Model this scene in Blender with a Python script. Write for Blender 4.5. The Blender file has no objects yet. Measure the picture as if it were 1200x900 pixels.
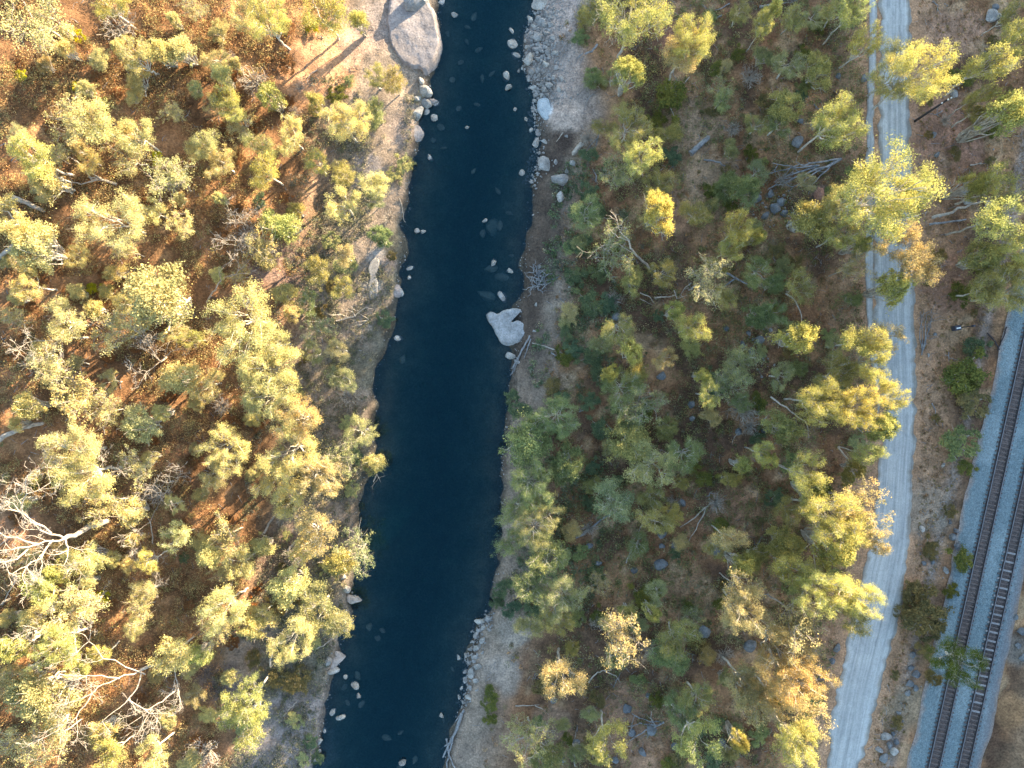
import bpy, math, random
import numpy as np
from mathutils import Vector

# ------------------------------------------------------------------ camera, sky, sun, exposure
scene = bpy.context.scene
CAM_H = 130.0
PXM = 7.0                                   # photograph pixels per metre at water level
cam_data = bpy.data.cameras.new("camera")
cam_data.sensor_width = 36.0
cam_data.lens = 36.0 * CAM_H / (1200.0 / PXM)
cam_data.clip_start = 1.0
cam_data.clip_end = 4000.0
cam = bpy.data.objects.new("camera", cam_data)
cam.location = (0, 0, CAM_H)
scene.collection.objects.link(cam)
scene.camera = cam

SUN_EL = math.radians(9.0)
SUN_AZ = math.radians(45.0)                 # towards picture right and up
world = bpy.data.worlds.new("World")
scene.world = world
world.use_nodes = True
wt = world.node_tree
sky = wt.nodes.new("ShaderNodeTexSky")
sky.sky_type = 'NISHITA'
sky.sun_disc = False
sky.sun_elevation = SUN_EL
sky.sun_rotation = math.radians(90.0) - SUN_AZ
sky.air_density = 1.0
sky.dust_density = 0.6
sky.ozone_density = 1.2
wt.links.new(sky.outputs[0], wt.nodes["Background"].inputs[0])
wt.nodes["Background"].inputs[1].default_value = 0.15

sun_data = bpy.data.lights.new("sun", 'SUN')
sun_data.energy = 4.7
sun_data.angle = math.radians(0.5)
sun_data.color = (1.0, 0.82, 0.56)
sun = bpy.data.objects.new("sun", sun_data)
sv = Vector((math.cos(SUN_EL) * math.cos(SUN_AZ), math.cos(SUN_EL) * math.sin(SUN_AZ), math.sin(SUN_EL)))
sun.rotation_euler = (-sv).to_track_quat('-Z', 'Y').to_euler()
sun.location = sv * 300
scene.collection.objects.link(sun)

scene.view_settings.view_transform = 'Standard'
scene.view_settings.look = 'None'
scene.view_settings.gamma = 1.0
scene.view_settings.use_curve_mapping = False
scene.view_settings.exposure = 2.92
scene.cycles.max_bounces = 8
scene.cycles.diffuse_bounces = 3
scene.cycles.transmission_bounces = 4
scene.cycles.transparent_max_bounces = 8

# ------------------------------------------------------------------ helpers
R = np.random.default_rng(7)
COL = scene.collection

def tag(o, label=None, cat=None, group=None, kind=None):
    if label: o["label"] = label
    if cat: o["category"] = cat
    if group: o["group"] = group
    if kind: o["kind"] = kind
    return o

def mesh_from(name, V, F, mat=None, smooth=False, attrs=None):
    """V (n,3), F list of index lists or an (m,4) / (m,3) array."""
    me = bpy.data.meshes.new(name)
    V = np.asarray(V, dtype=np.float32)
    if isinstance(F, np.ndarray):
        m, k = F.shape
        me.vertices.add(len(V)); me.vertices.foreach_set("co", V.ravel())
        me.loops.add(m * k); me.loops.foreach_set("vertex_index", F.astype(np.int32).ravel())
        me.polygons.add(m)
        me.polygons.foreach_set("loop_start", np.arange(0, m * k, k, dtype=np.int32))
        me.polygons.foreach_set("loop_total", np.full(m, k, dtype=np.int32))
        me.update(calc_edges=True)
    else:
        me.from_pydata(V.tolist(), [], F)
        me.update()
    if smooth:
        me.polygons.foreach_set("use_smooth", np.ones(len(me.polygons), dtype=bool))
    for an, arr in (attrs or {}).items():
        arr = np.asarray(arr, dtype=np.float32)
        if arr.ndim == 1:
            a = me.attributes.new(an, 'FLOAT', 'POINT'); a.data.foreach_set("value", arr)
        else:
            if arr.shape[1] == 3: arr = np.concatenate([arr, np.ones((len(arr), 1), np.float32)], 1)
            a = me.attributes.new(an, 'FLOAT_COLOR', 'POINT'); a.data.foreach_set("color", arr.ravel())
    if mat: me.materials.append(mat)
    return me

def link(name, me, parent=None, loc=None):
    o = bpy.data.objects.new(name, me)
    COL.objects.link(o)
    if loc is not None: o.location = loc
    if parent: o.parent = parent
    return o

def empty(name, loc, rz=0.0):
    o = bpy.data.objects.new(name, None)
    o.empty_display_size = 0.5
    COL.objects.link(o); o.location = loc; o.rotation_euler = (0, 0, rz)
    return o

# lattice value noise
_T = np.random.default_rng(11).random((256, 256)).astype(np.float32)
def vnoise(x, y):
    x = np.asarray(x, float); y = np.asarray(y, float)
    xi = np.floor(x).astype(int); yi = np.floor(y).astype(int)
    fx = x - xi; fy = y - yi
    fx = fx * fx * (3 - 2 * fx); fy = fy * fy * (3 - 2 * fy)
    a = _T[xi & 255, yi & 255]; b = _T[(xi + 1) & 255, yi & 255]
    c = _T[xi & 255, (yi + 1) & 255]; d = _T[(xi + 1) & 255, (yi + 1) & 255]
    return (a * (1 - fx) + b * fx) * (1 - fy) + (c * (1 - fx) + d * fx) * fy
def fbm(x, y, s, o=4, seed=0.0):
    t = 0.0; amp = 0.5; tot = 0.0; f = 1.0 / s
    for i in range(o):
        t = t + amp * vnoise(x * f + 17.3 * i + seed, y * f - 9.1 * i + seed * 1.7)
        tot += amp; amp *= 0.5; f *= 2.03
    return t / tot
def sstep(a, b, x):
    t = np.clip((np.asarray(x, float) - a) / (b - a), 0, 1)
    return t * t * (3 - 2 * t)

# ------------------------------------------------------------------ terrain
def tab(rows):
    a = np.array(rows, float)
    y = (450 - a[:, 0]) / PXM; x = (a[:, 1] - 600) / PXM
    k = np.argsort(y)
    return y[k], x[k]
SHORE_L = tab([(-80,505),(0,513),(50,516),(75,514),(92,501),(110,505),(130,498),(165,491),(190,487),(225,480),(260,475),(290,474),(320,471),
  (345,469),(362,462),(385,457),(405,454),(430,444),(450,441),(480,439),(510,438),(540,436),(570,426),(590,421),(620,420),(650,421),
  (675,418),(690,414),(705,412),(720,411),(750,401),(775,396),(800,388),(840,383),(870,377),(900,370),(980,352)])
SHORE_R = tab([(-80,650),(0,634),(20,624),(40,612),(70,612),(90,618),(110,628),(130,630),(150,632),(200,630),(230,622),(260,618),(300,613),(340,610),
  (370,604),(400,603),(430,598),(450,597),(500,593),(540,588),(580,588),(620,586),(660,582),(700,575),(730,563),(760,553),(790,543),
  (820,540),(850,532),(900,520),(980,500)])
ROAD = [(-60,1037,1067,1018),(0,1031,1067,1018),(100,1030,1066,1017),(200,1028,1067,1015),(300,1025,1070,1014),(370,1026,1072,1015),(430,1031,1073,1022),
  (500,1036,1072,1030),(540,1031,1071,1024),(600,1026,1068,1016),(650,1018,1065,1008),(700,1004,1058,994),(750,991,1046,982),(800,981,1032,974),
  (850,973,1020,966),(900,967,1007,960),(960,960,990,953)]
ROAD_Z = 5.0
TRACK_Z = 6.2
def roadx(y_world):
    # centre of the road in world metres (at its own height)
    a = np.array(ROAD, float); k = 1 - ROAD_Z / CAM_H
    yy = (450 - a[:, 0]) / PXM * k; c = ((a[:, 1] + a[:, 2]) / 2 - 600) / PXM * k; w = (a[:, 2] - a[:, 1]) / PXM * k
    s = ((a[:, 3]) - 600) / PXM * k
    i = np.argsort(yy)
    return np.interp(y_world, yy[i], c[i]), np.interp(y_world, yy[i], w[i]), np.interp(y_world, yy[i], s[i])
def trackx(y_world):
    k = 1 - TRACK_Z / CAM_H
    # midline between the two tracks
    def px(c900, sl): return (c900 - 600) / PXM * k + (y_world + 450 / PXM * k) * sl
    return px(1094.0, 0.2215), px(1128.5, 0.2245)

ISLE = None
def terr(X, Y):
    X = np.asarray(X, float); Y = np.asarray(Y, float)
    xl = np.interp(Y, *SHORE_L); xr = np.interp(Y, *SHORE_R)
    wob = (fbm(X, Y, 3.4, 4, 3.0) - 0.5) * 3.0
    dl = xl - X + wob; dr = X - xr + wob
    n1 = fbm(X, Y, 14, 4, 1.0) - 0.5; n2 = fbm(X, Y, 2.5, 3, 5.0) - 0.5
    # river bed
    d = np.minimum(-dl, -dr)
    bed = -0.06 - 0.30 * np.minimum(np.maximum(d, 0), 2.2) - 0.36 * np.clip(d - 2.2, 0, 8) + n2 * np.clip(d * 0.5, 0, 0.9)
    bed = np.minimum(bed, -0.06 * np.clip(d, 0, 1))
    # left bank and hillside
    left = 0.95 * sstep(0, 1.6, dl) + 0.06 * np.clip(dl - 1.5, 0, 14) + 0.35 * np.clip(dl - 15, 0, None) * (1 - 0.55 * sstep(90, 420, dl))
    left = left + n1 * np.clip(dl * 0.15, 0, 2.6) + n2 * np.clip(dl * 0.3, 0, 0.5)
    # right bank, gravel bar at the top
    bar = sstep(22, 36, Y)
    right = (0.9 - 0.55 * bar) * sstep(0, 1.8, dr) + 0.075 * np.clip(dr - 1.0, 0, 60)
    right = right + n1 * np.clip(dr * 0.12, 0, 1.8) + n2 * np.clip(dr * 0.25, 0, 0.45)
    rc, rw, rs = roadx(Y)
    k = 1 - sstep(rw * 0.5 + 3.2, rw * 0.5 + 7.0, np.abs(X - rc))
    right = right * (1 - k) + ROAD_Z * k
    t1, t2 = trackx(Y)
    mid = (t1 + t2) / 2
    k2 = 1 - sstep(5.6, 8.5, np.abs(X - mid))
    right = right * (1 - k2) + (TRACK_Z - 0.55) * k2
    # cutting, and an unseen hill shaped to shade the road and woodland
    over = X - mid - 7.0
    hill = (22.5 + 5.0 * sstep(45, 85, Y) + 9.0 * sstep(120, 190, Y)) * sstep(-1, 27, over) + 0.10 * np.clip(over - 20, 0, 160) + 7.0 * (fbm(X, Y, 26, 3, 8.0) - 0.5) * sstep(2, 20, over)
    right = np.where(X > mid, np.maximum(right, ROAD_Z + 0.4 + hill), right)
    # mounded sand above the gravel bar
    mx, my = (666 - 600) / PXM, (450 - 135) / PXM
    right = right + 0.9 * np.exp(-(((X - mx) / 3.2) ** 2 + ((Y - my) / 3.4) ** 2)) * sstep(0, 2.5, dr)
    z = np.where(dl > 0, left, np.where(dr > 0, right, bed))
    return z

def at(px, py, h=0.0):
    """World point that stands h metres above the ground and is seen at photograph pixel (px, py)."""
    z = 2.0
    for _ in range(12):
        k = (1 - (z + h) / CAM_H) / PXM
        X = (px - 600) * k; Y = (450 - py) * k
        z = 0.5 * z + 0.5 * max(float(terr(X, Y)), 0.0 if h > 0 else -9)
    return X, Y, float(terr(X, Y))
def to_px(X, Y, Z):
    k = PXM / (1 - Z / CAM_H)
    return 600 + X * k, 450 - Y * k

# ------------------------------------------------------------------ materials
def new_mat(name):
    m = bpy.data.materials.new(name); m.use_nodes = True
    nt = m.node_tree
    for n in list(nt.nodes): nt.nodes.remove(n)
    out = nt.nodes.new("ShaderNodeOutputMaterial")
    return m, nt, out
def N(nt, t, **kw):
    n = nt.nodes.new(t)
    for k, v in kw.items(): setattr(n, k, v)
    return n
def noise_node(nt, scale, detail=4, rough=0.6, vec=None):
    n = N(nt, "ShaderNodeTexNoise"); n.inputs["Scale"].default_value = scale
    n.inputs["Detail"].default_value = detail; n.inputs["Roughness"].default_value = rough
    if vec is not None: nt.links.new(vec, n.inputs["Vector"])
    return n
def ramp(nt, src, stops):
    r = N(nt, "ShaderNodeValToRGB"); nt.links.new(src, r.inputs[0])
    e = r.color_ramp.elements
    while len(e) < len(stops): e.new(0.5)
    for i, (p, c) in enumerate(stops):
        e[i].position = p; e[i].color = (c[0], c[1], c[2], 1)
    return r
def mul(nt, a, b, mode='MULTIPLY', fac=1.0):
    m = N(nt, "ShaderNodeMix", data_type='RGBA', blend_type=mode); m.inputs[0].default_value = fac
    nt.links.new(a, m.inputs[6]); nt.links.new(b, m.inputs[7])
    return m.outputs[2]
def principled(nt, out, rough=0.85, spec=0.2):
    p = N(nt, "ShaderNodeBsdfPrincipled"); p.inputs["Roughness"].default_value = rough
    p.inputs["Specular IOR Level"].default_value = spec
    nt.links.new(p.outputs[0], out.inputs[0]); return p
def bump(nt, p, src, strength, dist):
    b = N(nt, "ShaderNodeBump"); b.inputs["Strength"].default_value = strength; b.inputs["Distance"].default_value = dist
    nt.links.new(src, b.inputs["Height"]); nt.links.new(b.outputs[0], p.inputs["Normal"])

def mat_ground():
    m, nt, out = new_mat("ground_soil"); p = principled(nt, out, 0.95, 0.1)
    a = N(nt, "ShaderNodeAttribute", attribute_name="col")
    tc = N(nt, "ShaderNodeTexCoord")
    n1 = noise_node(nt, 0.45, 8, 0.72, tc.outputs["Object"])
    n2 = noise_node(nt, 3.2, 6, 0.75, tc.outputs["Object"])
    r1 = ramp(nt, n1.outputs[0], [(0.28, (0.55, 0.55, 0.55)), (0.5, (0.95, 0.95, 0.95)), (0.72, (1.45, 1.4, 1.35))])
    r2 = ramp(nt, n2.outputs[0], [(0.30, (0.40, 0.40, 0.40)), (0.52, (1.0, 1.0, 1.0)), (0.74, (1.7, 1.65, 1.6))])
    c = mul(nt, mul(nt, a.outputs["Color"], r1.outputs[0]), r2.outputs[0])
    nt.links.new(c, p.inputs["Base Color"])
    bump(nt, p, n2.outputs[0], 0.8, 0.25)
    return m
def mat_rock(name, c0, c1, scale=1.2):
    m, nt, out = new_mat(name); p = principled(nt, out, 0.85, 0.25)
    tc = N(nt, "ShaderNodeTexCoord"); g = N(nt, "ShaderNodeNewGeometry")
    n1 = noise_node(nt, scale, 8, 0.7, g.outputs["Position"])
    n2 = noise_node(nt, scale * 6, 5, 0.7, g.outputs["Position"])
    r1 = ramp(nt, n1.outputs[0], [(0.3, c0), (0.52, [(a + b) / 2 for a, b in zip(c0, c1)]), (0.7, c1)])
    r2 = ramp(nt, n2.outputs[0], [(0.3, (0.5, 0.5, 0.5)), (0.5, (1, 1, 1)), (0.75, (1.25, 1.25, 1.25))])
    oi = N(nt, "ShaderNodeObjectInfo")
    rr = ramp(nt, oi.outputs["Random"], [(0, (0.78, 0.78, 0.8)), (1, (1.12, 1.1, 1.06))])
    nt.links.new(mul(nt, mul(nt, r1.outputs[0], r2.outputs[0]), rr.outputs[0]), p.inputs["Base Color"])
    bump(nt, p, n2.outputs[0], 0.6, 0.15)
    return m
def mat_leaf(name, attr=False):
    m, nt, out = new_mat(name)
    t = N(nt, "ShaderNodeAttribute", attribute_name="tone")
    if attr:
        a = N(nt, "ShaderNodeAttribute", attribute_name="col"); base = a.outputs["Color"]
    else:
        a = N(nt, "ShaderNodeObjectInfo"); base = a.outputs["Color"]
    r = ramp(nt, t.outputs["Fac"], [(0.0, (0.42, 0.50, 0.50)), (0.5, (0.95, 0.98, 0.95)), (1.0, (1.65, 1.42, 1.1))])
    c = mul(nt, base, r.outputs[0])
    d = N(nt, "ShaderNodeBsdfDiffuse"); tr = N(nt, "ShaderNodeBsdfTranslucent")
    nt.links.new(c, d.inputs[0]); nt.links.new(c, tr.inputs[0])
    mx = N(nt, "ShaderNodeMixShader"); mx.inputs[0].default_value = 0.38
    nt.links.new(d.outputs[0], mx.inputs[1]); nt.links.new(tr.outputs[0], mx.inputs[2])
    nt.links.new(mx.outputs[0], out.inputs[0])
    return m
def mat_bark(name, c0, c1):
    m, nt, out = new_mat(name); p = principled(nt, out, 0.8, 0.2)
    g = N(nt, "ShaderNodeNewGeometry")
    n1 = noise_node(nt, 1.6, 6, 0.7, g.outputs["Position"])
    r1 = ramp(nt, n1.outputs[0], [(0.32, c0), (0.62, c1)])
    nt.links.new(r1.outputs[0], p.inputs["Base Color"])
    bump(nt, p, n1.outputs[0], 0.4, 0.05)
    return m
def mat_plain(name, col, rough=0.7, metal=0.0, var=0.25, scale=3.0):
    m, nt, out = new_mat(name); p = principled(nt, out, rough, 0.3); p.inputs["Metallic"].default_value = metal
    g = N(nt, "ShaderNodeNewGeometry")
    n1 = noise_node(nt, scale, 5, 0.7, g.outputs["Position"])
    r1 = ramp(nt, n1.outputs[0], [(0.3, [c * (1 - var) for c in col]), (0.7, [c * (1 + var) for c in col])])
    nt.links.new(r1.outputs[0], p.inputs["Base Color"])
    return m
def mat_water():
    m, nt, out = new_mat("river_water")
    g = N(nt, "ShaderNodeNewGeometry")
    n1 = noise_node(nt, 0.9, 4, 0.55, g.outputs["Position"])
    b = N(nt, "ShaderNodeBump"); b.inputs["Strength"].default_value = 0.06; b.inputs["Distance"].default_value = 0.1
    nt.links.new(n1.outputs[0], b.inputs["Height"])
    gl = N(nt, "ShaderNodeBsdfGlossy"); gl.inputs["Roughness"].default_value = 0.05; gl.inputs["Color"].default_value = (0.35, 0.82, 0.95, 1)
    nt.links.new(b.outputs[0], gl.inputs["Normal"])
    tr = N(nt, "ShaderNodeBsdfTransparent")
    df = N(nt, "ShaderNodeBsdfDiffuse"); df.inputs[0].default_value = (0.0002, 0.013, 0.023, 1)
    body = N(nt, "ShaderNodeMixShader"); body.inputs[0].default_value = 0.36
    nt.links.new(tr.outputs[0], body.inputs[1]); nt.links.new(df.outputs[0], body.inputs[2])
    fr = N(nt, "ShaderNodeFresnel"); fr.inputs[0].default_value = 1.33
    mx = N(nt, "ShaderNodeMixShader")
    nt.links.new(fr.outputs[0], mx.inputs[0]); nt.links.new(body.outputs[0], mx.inputs[1]); nt.links.new(gl.outputs[0], mx.inputs[2])
    nt.links.new(mx.outputs[0], out.inputs["Surface"])
    va = N(nt, "ShaderNodeVolumeAbsorption"); va.inputs["Color"].default_value = (0.30, 0.62, 0.72, 1); va.inputs["Density"].default_value = 0.72
    nt.links.new(va.outputs[0], out.inputs["Volume"])
    return m
def mat_road():
    m, nt, out = new_mat("pale_road_gravel"); p = principled(nt, out, 0.9, 0.15)
    uv = N(nt, "ShaderNodeAttribute", attribute_name="lane")      # r across in metres, g along in metres, b edge
    mp = N(nt, "ShaderNodeMapping"); mp.inputs["Scale"].default_value = (2.1, 0.03, 1); nt.links.new(uv.outputs["Vector"], mp.inputs[0])
    n1 = noise_node(nt, 1.0, 4, 0.6, mp.outputs[0])
    g = N(nt, "ShaderNodeNewGeometry")
    n2 = noise_node(nt, 5.0, 6, 0.8, g.outputs["Position"])
    n3 = noise_node(nt, 0.35, 4, 0.6, g.outputs["Position"])
    r1 = ramp(nt, n1.outputs[0], [(0.30, (0.235, 0.243, 0.243)), (0.47, (0.33, 0.338, 0.328)), (0.64, (0.40, 0.405, 0.39))])
    r2 = ramp(nt, n2.outputs[0], [(0.3, (0.72, 0.72, 0.72)), (0.5, (1, 1, 1)), (0.7, (1.15, 1.15, 1.15))])
    r3 = ramp(nt, n3.outputs[0], [(0.3, (0.85, 0.85, 0.85)), (0.7, (1.08, 1.06, 1.04))])
    a = N(nt, "ShaderNodeAttribute", attribute_name="col")
    c = mul(nt, mul(nt, mul(nt, r1.outputs[0], r2.outputs[0]), r3.outputs[0]), a.outputs["Color"])
    nt.links.new(c, p.inputs["Base Color"]); bump(nt, p, n2.outputs[0], 0.3, 0.05)
    return m
def mat_ballast():
    m, nt, out = new_mat("crushed_stone"); p = principled(nt, out, 0.9, 0.2)
    a = N(nt, "ShaderNodeAttribute", attribute_name="col")
    g = N(nt, "ShaderNodeNewGeometry")
    v = N(nt, "ShaderNodeTexVoronoi"); v.inputs["Scale"].default_value = 8.0; nt.links.new(g.outputs["Position"], v.inputs["Vector"])
    n = noise_node(nt, 2.2, 6, 0.8, g.outputs["Position"])
    r = ramp(nt, v.outputs["Color"], [(0.1, (0.75, 0.75, 0.75)), (0.5, (0.97, 0.97, 0.97)), (0.95, (1.3, 1.3, 1.3))])
    r2 = ramp(nt, n.outputs[0], [(0.32, (0.72, 0.72, 0.72)), (0.5, (1, 1, 1)), (0.7, (1.2, 1.2, 1.2))])
    nt.links.new(mul(nt, mul(nt, a.outputs["Color"], r.outputs[0]), r2.outputs[0]), p.inputs["Base Color"])
    bump(nt, p, v.outputs["Distance"], 1.0, 0.12)
    return m

M_GROUND = mat_ground(); M_WATER = mat_water(); M_ROAD = mat_road(); M_BALLAST = mat_ballast()
M_LEAF = mat_leaf("gum_leaf"); M_UNDER = mat_leaf("heath_leaf", True)
M_BARK = mat_bark("gum_bark", (0.22, 0.185, 0.15), (0.52, 0.47, 0.39))
M_DEAD = mat_bark("bleached_wood", (0.19, 0.155, 0.125), (0.40, 0.345, 0.28))
M_GREYWOOD = mat_bark("weathered_grey_wood", (0.09, 0.09, 0.095), (0.26, 0.255, 0.25))
M_ROCK = mat_rock("pale_granite", (0.15, 0.14, 0.125), (0.42, 0.395, 0.365), 0.9)
M_ROCKB = mat_rock("weathered_boulder", (0.08, 0.085, 0.09), (0.21, 0.215, 0.22), 0.9)
M_STAIN = mat_rock("algae_stained_rock", (0.20, 0.17, 0.12), (0.42, 0.36, 0.28), 0.9)
# ------------------------------------------------------------------ ground sheet
def axis(lo, hi, step, far):
    a = list(np.arange(lo, hi + 1e-6, step)); s = step
    while a[-1] < far: s *= 1.25; a.append(a[-1] + s)
    s = step
    while a[0] > -far: s *= 1.25; a.insert(0, a[0] - s)
    return np.array(a)
AX = axis(-98, 112, 0.5, 1000); AY = axis(-72, 72, 0.5, 1000)
GX, GY = np.meshgrid(AX, AY, indexing='ij')
GZ = terr(GX, GY)
def lerp(a, b, t): return a + (np.asarray(b) - a) * t[..., None]
def ground_colour(X, Y, Z):
    PX, PY = to_px(X, Y, Z)
    xl = np.interp(Y, *SHORE_L); xr = np.interp(Y, *SHORE_R)
    dl = xl - X; dr = X - xr
    nA = fbm(X, Y, 9, 4, 21.0); nB = fbm(X, Y, 3.0, 4, 31.0); nC = fbm(X, Y, 1.1, 3, 41.0)
    c = np.zeros(X.shape + (3,)) + np.array([0.15, 0.13, 0.09])
    # left
    L = np.zeros_like(c) + np.array([0.24, 0.185, 0.14])
    L = lerp(L, [0.135, 0.120, 0.088], sstep(0.45, 0.62, nA))
    hill = np.zeros_like(c) + np.array([0.25, 0.13, 0.063])
    hill = lerp(hill, [0.15, 0.080, 0.040], sstep(0.42, 0.6, nA))
    hill = lerp(hill, [0.26, 0.15, 0.075], sstep(0.55, 0.72, nB))
    L = lerp(L, hill, sstep(10, 21, dl + (nA - 0.5) * 14))
    # right
    Rr = np.zeros_like(c) + np.array([0.30, 0.17, 0.09])
    Rr = lerp(Rr, [0.21, 0.11, 0.058], sstep(0.44, 0.58, nA))
    Rr = lerp(Rr, [0.34, 0.225, 0.13], sstep(0.54, 0.70, nB))
    Rr = lerp(Rr, [0.22, 0.185, 0.15], (1 - sstep(4, 13, dr + (nA - 0.5) * 8)) * 0.8)
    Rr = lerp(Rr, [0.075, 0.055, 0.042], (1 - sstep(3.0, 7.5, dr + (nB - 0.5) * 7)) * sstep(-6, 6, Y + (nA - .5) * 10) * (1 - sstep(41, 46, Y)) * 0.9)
    Rr = lerp(Rr, [0.33, 0.265, 0.225], (1 - sstep(7.5, 12, dr + (nA - 0.5) * 4)) * sstep(40.5, 45, Y + (nB - .5) * 4))
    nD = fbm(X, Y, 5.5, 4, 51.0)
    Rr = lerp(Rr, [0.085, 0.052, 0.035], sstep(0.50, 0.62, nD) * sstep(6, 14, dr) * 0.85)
    rc, rw, rs = roadx(Y)
    Rr = lerp(Rr, [0.35, 0.21, 0.125], 1 - sstep(rw / 2 + 2, rw / 2 + 9, np.abs(X - rc)))
    t1, t2 = trackx(Y)
    Rr = lerp(Rr, [0.20, 0.135, 0.085], sstep(5, 8, X - t2) * 0.8)
    Rr = lerp(Rr, [0.27, 0.21, 0.17], np.exp(-((X - t1 + 6.6) / 0.9) ** 2))
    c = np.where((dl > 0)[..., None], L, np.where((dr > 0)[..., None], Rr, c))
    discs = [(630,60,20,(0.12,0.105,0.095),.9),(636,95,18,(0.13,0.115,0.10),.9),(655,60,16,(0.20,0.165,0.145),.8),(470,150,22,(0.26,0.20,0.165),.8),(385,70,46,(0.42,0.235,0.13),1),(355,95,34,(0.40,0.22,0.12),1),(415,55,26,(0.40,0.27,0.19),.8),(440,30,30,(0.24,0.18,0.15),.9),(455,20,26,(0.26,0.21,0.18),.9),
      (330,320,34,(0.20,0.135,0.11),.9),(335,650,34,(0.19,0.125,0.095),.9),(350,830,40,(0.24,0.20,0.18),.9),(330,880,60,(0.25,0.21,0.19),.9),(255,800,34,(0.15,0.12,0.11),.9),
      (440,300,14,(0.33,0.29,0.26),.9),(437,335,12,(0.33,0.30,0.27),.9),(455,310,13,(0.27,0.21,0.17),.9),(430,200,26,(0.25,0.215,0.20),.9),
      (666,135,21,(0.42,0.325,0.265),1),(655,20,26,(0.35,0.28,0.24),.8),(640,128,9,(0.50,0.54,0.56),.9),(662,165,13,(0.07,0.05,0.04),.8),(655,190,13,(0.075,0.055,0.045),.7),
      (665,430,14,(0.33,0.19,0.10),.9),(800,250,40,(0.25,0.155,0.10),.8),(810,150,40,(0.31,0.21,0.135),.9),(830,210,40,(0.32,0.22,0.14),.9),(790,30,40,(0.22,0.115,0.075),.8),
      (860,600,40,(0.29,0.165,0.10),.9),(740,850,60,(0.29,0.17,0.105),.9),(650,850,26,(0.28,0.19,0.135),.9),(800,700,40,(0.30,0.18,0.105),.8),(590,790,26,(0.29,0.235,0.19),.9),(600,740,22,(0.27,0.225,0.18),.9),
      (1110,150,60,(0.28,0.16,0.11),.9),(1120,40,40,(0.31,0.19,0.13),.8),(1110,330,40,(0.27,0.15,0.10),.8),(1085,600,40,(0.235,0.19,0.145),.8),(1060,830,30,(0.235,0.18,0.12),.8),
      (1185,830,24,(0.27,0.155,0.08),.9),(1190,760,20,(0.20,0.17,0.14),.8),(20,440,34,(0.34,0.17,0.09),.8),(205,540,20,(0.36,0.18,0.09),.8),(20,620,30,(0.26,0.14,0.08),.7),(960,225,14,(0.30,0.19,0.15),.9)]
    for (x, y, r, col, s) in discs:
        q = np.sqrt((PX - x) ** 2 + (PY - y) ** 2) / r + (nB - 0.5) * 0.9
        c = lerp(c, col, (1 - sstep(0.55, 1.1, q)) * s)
    # wet soil along both waterlines
    dm = np.maximum(dl, dr) + (nB - 0.5) * 1.6
    c = lerp(c, [0.055, 0.047, 0.038], (1 - sstep(0.2, 1.3, dm)) * sstep(-2.2, -0.2, dm) * 0.8)
    return c * (0.72 + 0.56 * nC)[..., None]
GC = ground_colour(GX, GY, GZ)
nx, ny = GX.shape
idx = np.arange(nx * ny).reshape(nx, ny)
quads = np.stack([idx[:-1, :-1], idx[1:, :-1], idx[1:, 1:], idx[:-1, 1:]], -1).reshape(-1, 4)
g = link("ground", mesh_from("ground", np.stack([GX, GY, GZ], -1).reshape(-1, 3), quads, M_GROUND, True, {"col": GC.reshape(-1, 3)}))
tag(g, kind="structure")

# ------------------------------------------------------------------ river: a closed body of water
ys = np.concatenate([np.arange(-950, -80, 60), np.arange(-80, 81, 4), np.arange(140, 951, 60)]).astype(float)
xl = np.interp(ys, *SHORE_L) - 7; xr = np.interp(ys, *SHORE_R) + 7
V = []
for i, y in enumerate(ys):
    V += [(xl[i], y, 0), (xr[i], y, 0), (xr[i], y, -9), (xl[i], y, -9)]
F = []
for i in range(len(ys) - 1):
    a = 4 * i; b = a + 4
    F += [[a, a + 1, b + 1, b], [a + 1, a + 2, b + 2, b + 1], [a + 2, a + 3, b + 3, b + 2], [a + 3, a, b, b + 3]]
F += [[0, 3, 2, 1], [4 * (len(ys) - 1) + k for k in (0, 1, 2, 3)]]
w = link("river_water", mesh_from("river_water", V, F, M_WATER)); tag(w, kind="structure")

# ------------------------------------------------------------------ gravel road
ys = np.arange(-100, 101, 0.4)
rc, rw, rs = roadx(ys)
us = np.linspace(0, 1, 31)
jl = (fbm(ys, ys * 0, 1.6, 3, 3.0) - 0.5) * 1.5; jr = (fbm(ys, ys * 0, 1.3, 3, 13.0) - 0.5) * 1.1
X0 = rc - rw / 2 + jl; X1 = rc + rw / 2 + jr
X = X0[:, None] + (X1 - X0)[:, None] * us[None]; Y = np.repeat(ys[:, None], 31, 1)
Z = ROAD_Z + 0.05 + 0.06 * np.sin(us * math.pi)[None] + 0.03 * (fbm(X, Y, 1.2, 3, 2.0) - .5)
rut = np.abs(((X - rc[:, None]) / rw[:, None])); 
edge = np.minimum(us, 1 - us)[None] * rw[:, None]
col = np.ones(X.shape + (3,))
col = col * (1 - 0.10 * np.exp(-((rut - 0.16) / 0.05) ** 2) - 0.16 * np.exp(-(((X - rc[:, None]) / rw[:, None] - 0.02) / 0.03) ** 2))[..., None]
col = lerp(col, [0.62, 0.55, 0.48], 1 - sstep(0.0, 0.8, edge + (fbm(X, Y, 0.9, 3, 6) - 0.5) * 0.9))
lane = np.stack([X - rc[:, None], Y, edge], -1)
ii = np.arange(X.size).reshape(X.shape)
q = np.stack([ii[:-1, :-1], ii[:-1, 1:], ii[1:, 1:], ii[1:, :-1]], -1).reshape(-1, 4)
o = link("gravel_road", mesh_from("gravel_road", np.stack([X, Y, Z], -1).reshape(-1, 3), q, M_ROAD, True, {"col": col.reshape(-1, 3), "lane": lane.reshape(-1, 3)}))
tag(o, kind="structure")
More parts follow.
